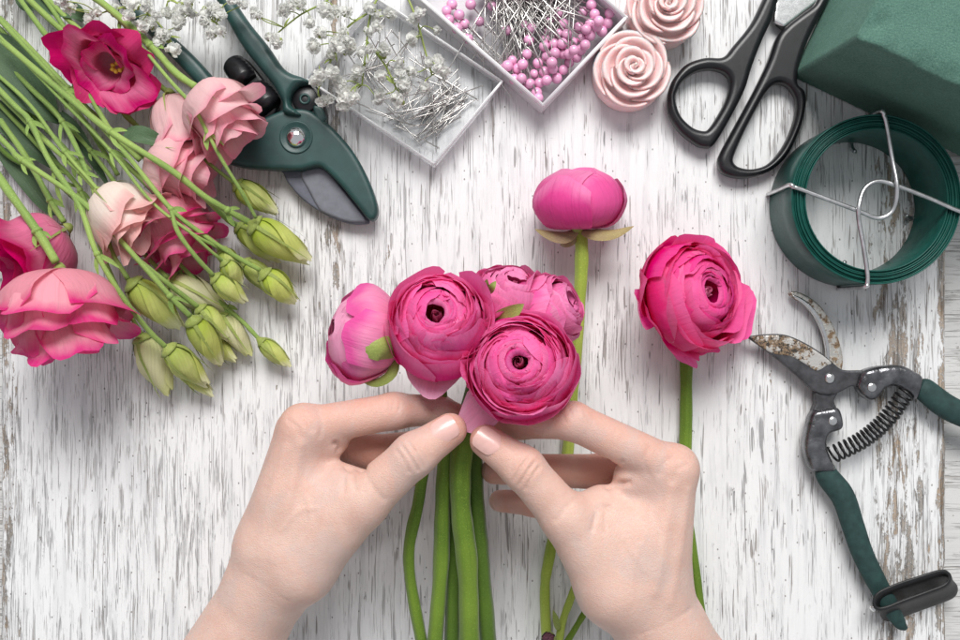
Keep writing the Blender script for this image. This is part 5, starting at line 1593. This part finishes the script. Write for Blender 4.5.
def tray(name, label, corners, h, th, mwall, mrim, rimw):
    P = [np.array(c[:2]) for c in corners]
    ctr = sum(P) / 4
    t = thing(name, (*ctr, 0), label, 'box')
    V = [(*p, 0.01) for p in P] + [(*p, 0.01 + th) for p in P]
    F = [(3, 2, 1, 0), (4, 5, 6, 7)] + [(i, (i + 1) % 4, 4 + (i + 1) % 4, 4 + i) for i in range(4)]
    part('bottom', V, F, M['clear_floor' if mwall == 'clear' else mwall], t, smooth=False)
    for i in range(4):
        a, b = P[i], P[(i + 1) % 4]
        d = nrm(b - a); n = np.array((-d[1], d[0]))
        if n.dot(ctr - a) < 0: n = -n
        V, F = wall_strip(a + d * (th + 0.003), b, 0.012 + th, h - 0.1, th, n)
        part('side', V, F, M[mwall], t, smooth=False)
        # rolled rim
        pts = np.array([(*(a + n * th / 2), h - 0.05), (*((a + b) / 2 + n * th / 2), h - 0.05), (*(b + n * th / 2), h - 0.05)])
        V, F, uv = tube(pts, rimw, 8)
        part('rim', V, F, M[mrim], t)
    return t


def boxes():
    h = 1.7
    b = g(543, 107, h); rr = g(628, 17, h)
    e1 = rr - b
    e2 = nrm(np.array((-e1[1], e1[0], 0))) * 9.0
    e2 = nrm(g(434, 11, h) - b) * 9.0
    tray('pearl_pin_box', 'milky plastic box full of pink pearl-headed pins', [b, rr, rr + e2, b + e2], h, 0.12, 'frost', 'frost', 0.10)
    h = 1.2
    b = g(434, 165, h); rr = g(503, 81, h); l = g(306, 79, h)
    tray('clear_pin_tray', "clear plastic tray of loose steel pins under the baby's breath", [b, rr, rr + l - b, l], h, 0.08, 'clear', 'clear_rim', 0.065)


boxes()


def pins():
    r = random.Random(12)
    # shared meshes: pearl head and shaft along +X from the head
    hv, hf = lathe([(0.004, -0.265)] + [(0.265 * cos(a), 0.265 * sin(a)) for a in np.linspace(-1.35, 1.35, 11)] + [(0.004, 0.265)], 18)
    head_me = mesh_data('head', hv, hf, M['pearl'])
    sv, sf, suv = tube(np.array([(0.2, 0, 0), (2.0, 0, 0), (4.1, 0, 0), (4.4, 0, 0)]), [0.036, 0.036, 0.034, 0.004], 6)
    shaft_me = mesh_data('shaft', sv, sf, M['pin'])
    grp = 'pearl pins in the box'
    lab = 'pink pearl-headed pin among many in the milky plastic box'
    def pearl(p, ang, tilt):
        o = bpy.data.objects.new('pearl_pin', None); col.objects.link(o); o.empty_display_size = 0.005
        o.location = tuple(p * S)
        o.rotation_euler = (0, tilt, ang)
        tag(o, lab, 'pin', grp)
        for nm, me in (('head', head_me), ('shaft', shaft_me)):
            c = bpy.data.objects.new(nm, me); col.objects.link(c); c.parent = o
            if nm == 'head': c.scale = (r.uniform(0.92, 1.06),) * 3
    Z = [(80, 50), (105, 20), (140, 70), (195, 20), (165, 115), (298, 28), (238, 103), (183, 185), (450, 122), (370, 145), (487, 138), (573, 93), (613, 62), (640, 115), (570, 152), (620, 160), (475, 193), (555, 190), (548, 222), (597, 210), (635, 208), (682, 203), (728, 183), (715, 132), (770, 170), (770, 112), (803, 127), (852, 110), (862, 63), (790, 68), (775, 22), (733, 58), (465, 260), (395, 290), (372, 315), (420, 330), (445, 308), (518, 303), (560, 270), (500, 355), (550, 345), (405, 380), (525, 398), (452, 425), (512, 445), (608, 375), (640, 335), (668, 300), (640, 258), (667, 258), (706, 275), (725, 238), (690, 240), (745, 215), (825, 150), (590, 330), (480, 400), (90, 95), (130, 135), (655, 165), (600, 255), (520, 470), (585, 300), (810, 100), (750, 140), (560, 385), (350, 330), (440, 375)]
    placed = []
    for (zx, zy) in Z:
        z = r.uniform(0.75, 1.15)
        for _ in range(12):
            p = g(430 + zx / 4.8, zy / 4.8, z)
            if all(np.linalg.norm(p - q) > 0.45 for q in placed): break
            z += 0.09
        p = g(430 + zx / 4.8, zy / 4.8, z)
        placed.append(p)
        if zx < 330 and zy < 200:
            ang = radians(r.uniform(-58, -38))
        else:
            aim = g(430 + r.uniform(250, 520) / 4.8, -r.uniform(10, 40), 0) - p
            ang = math.atan2(aim[1], aim[0]) + r.uniform(-0.25, 0.25)
        dn = max(0.02, (p[2] - 0.35) / 4.4)
        pearl(p, ang, math.asin(min(0.3, dn * r.uniform(0.3, 1.0))))
    for k in range(64):                        # heads beyond the frame, shafts in view
        x = r.uniform(470, 600); y = -r.uniform(8, 45)
        p = g(x, y, r.uniform(0.5, 1.5))
        aim = g(480 + r.uniform(0, 90), 55 + r.uniform(0, 30), 0) - p
        pearl(p, math.atan2(aim[1], aim[0]) + r.uniform(-0.5, 0.5), radians(r.uniform(0, 6)))
    # loose steel pins
    lv, lf, luv = tube(np.array([(0, 0, 0), (0.03, 0, 0), (0.05, 0, 0), (1.3, 0, 0), (2.5, 0, 0), (2.6, 0, 0)]), [0.06, 0.06, 0.03, 0.03, 0.028, 0.004], 6)
    me = mesh_data('steel_pin', lv, lf, M['pin'])
    ctr = g(405, 90, 0.2)
    e1 = nrm(g(503, 81, 0) - g(434, 165, 0)); e2 = nrm(g(306, 79, 0) - g(434, 165, 0))
    b = g(434, 165, 0)
    nn = 0
    for k in range(400):
        if nn >= 78: break
        if nn < 30:
            p = g(r.gauss(438, 20), r.gauss(128, 16), 0); ang = radians(r.gauss(40, 14))
            if r.random() < .5: ang += pi
        else:
            p = g(r.uniform(330, 500), r.uniform(0, 150), 0); ang = r.uniform(0, 2 * pi)
        q = p + 2.6 * np.array((cos(ang), sin(ang), 0))
        ok = True
        for s in (p, q):
            w = np.linalg.solve(np.array([e1[:2], e2[:2]]).T, (s - b)[:2])
            if not (0.25 < w[0] < 4.9 and 0.25 < w[1] < 7.0): ok = False
        if not ok: continue
        o = bpy.data.objects.new('steel_pin', me); col.objects.link(o)
        o.location = (p[0] * S, p[1] * S, (0.15 + 0.008 * nn * 0.6 + r.uniform(0, .05)) * S)
        o.rotation_euler = (0, radians(r.uniform(-3, 3)), ang)
        tag(o, 'loose steel pin lying in the clear plastic tray', 'pin', 'steel pins in the tray')
        nn += 1


pins()

for o in bpy.data.objects:
    if '_w' in o: del o['_w']
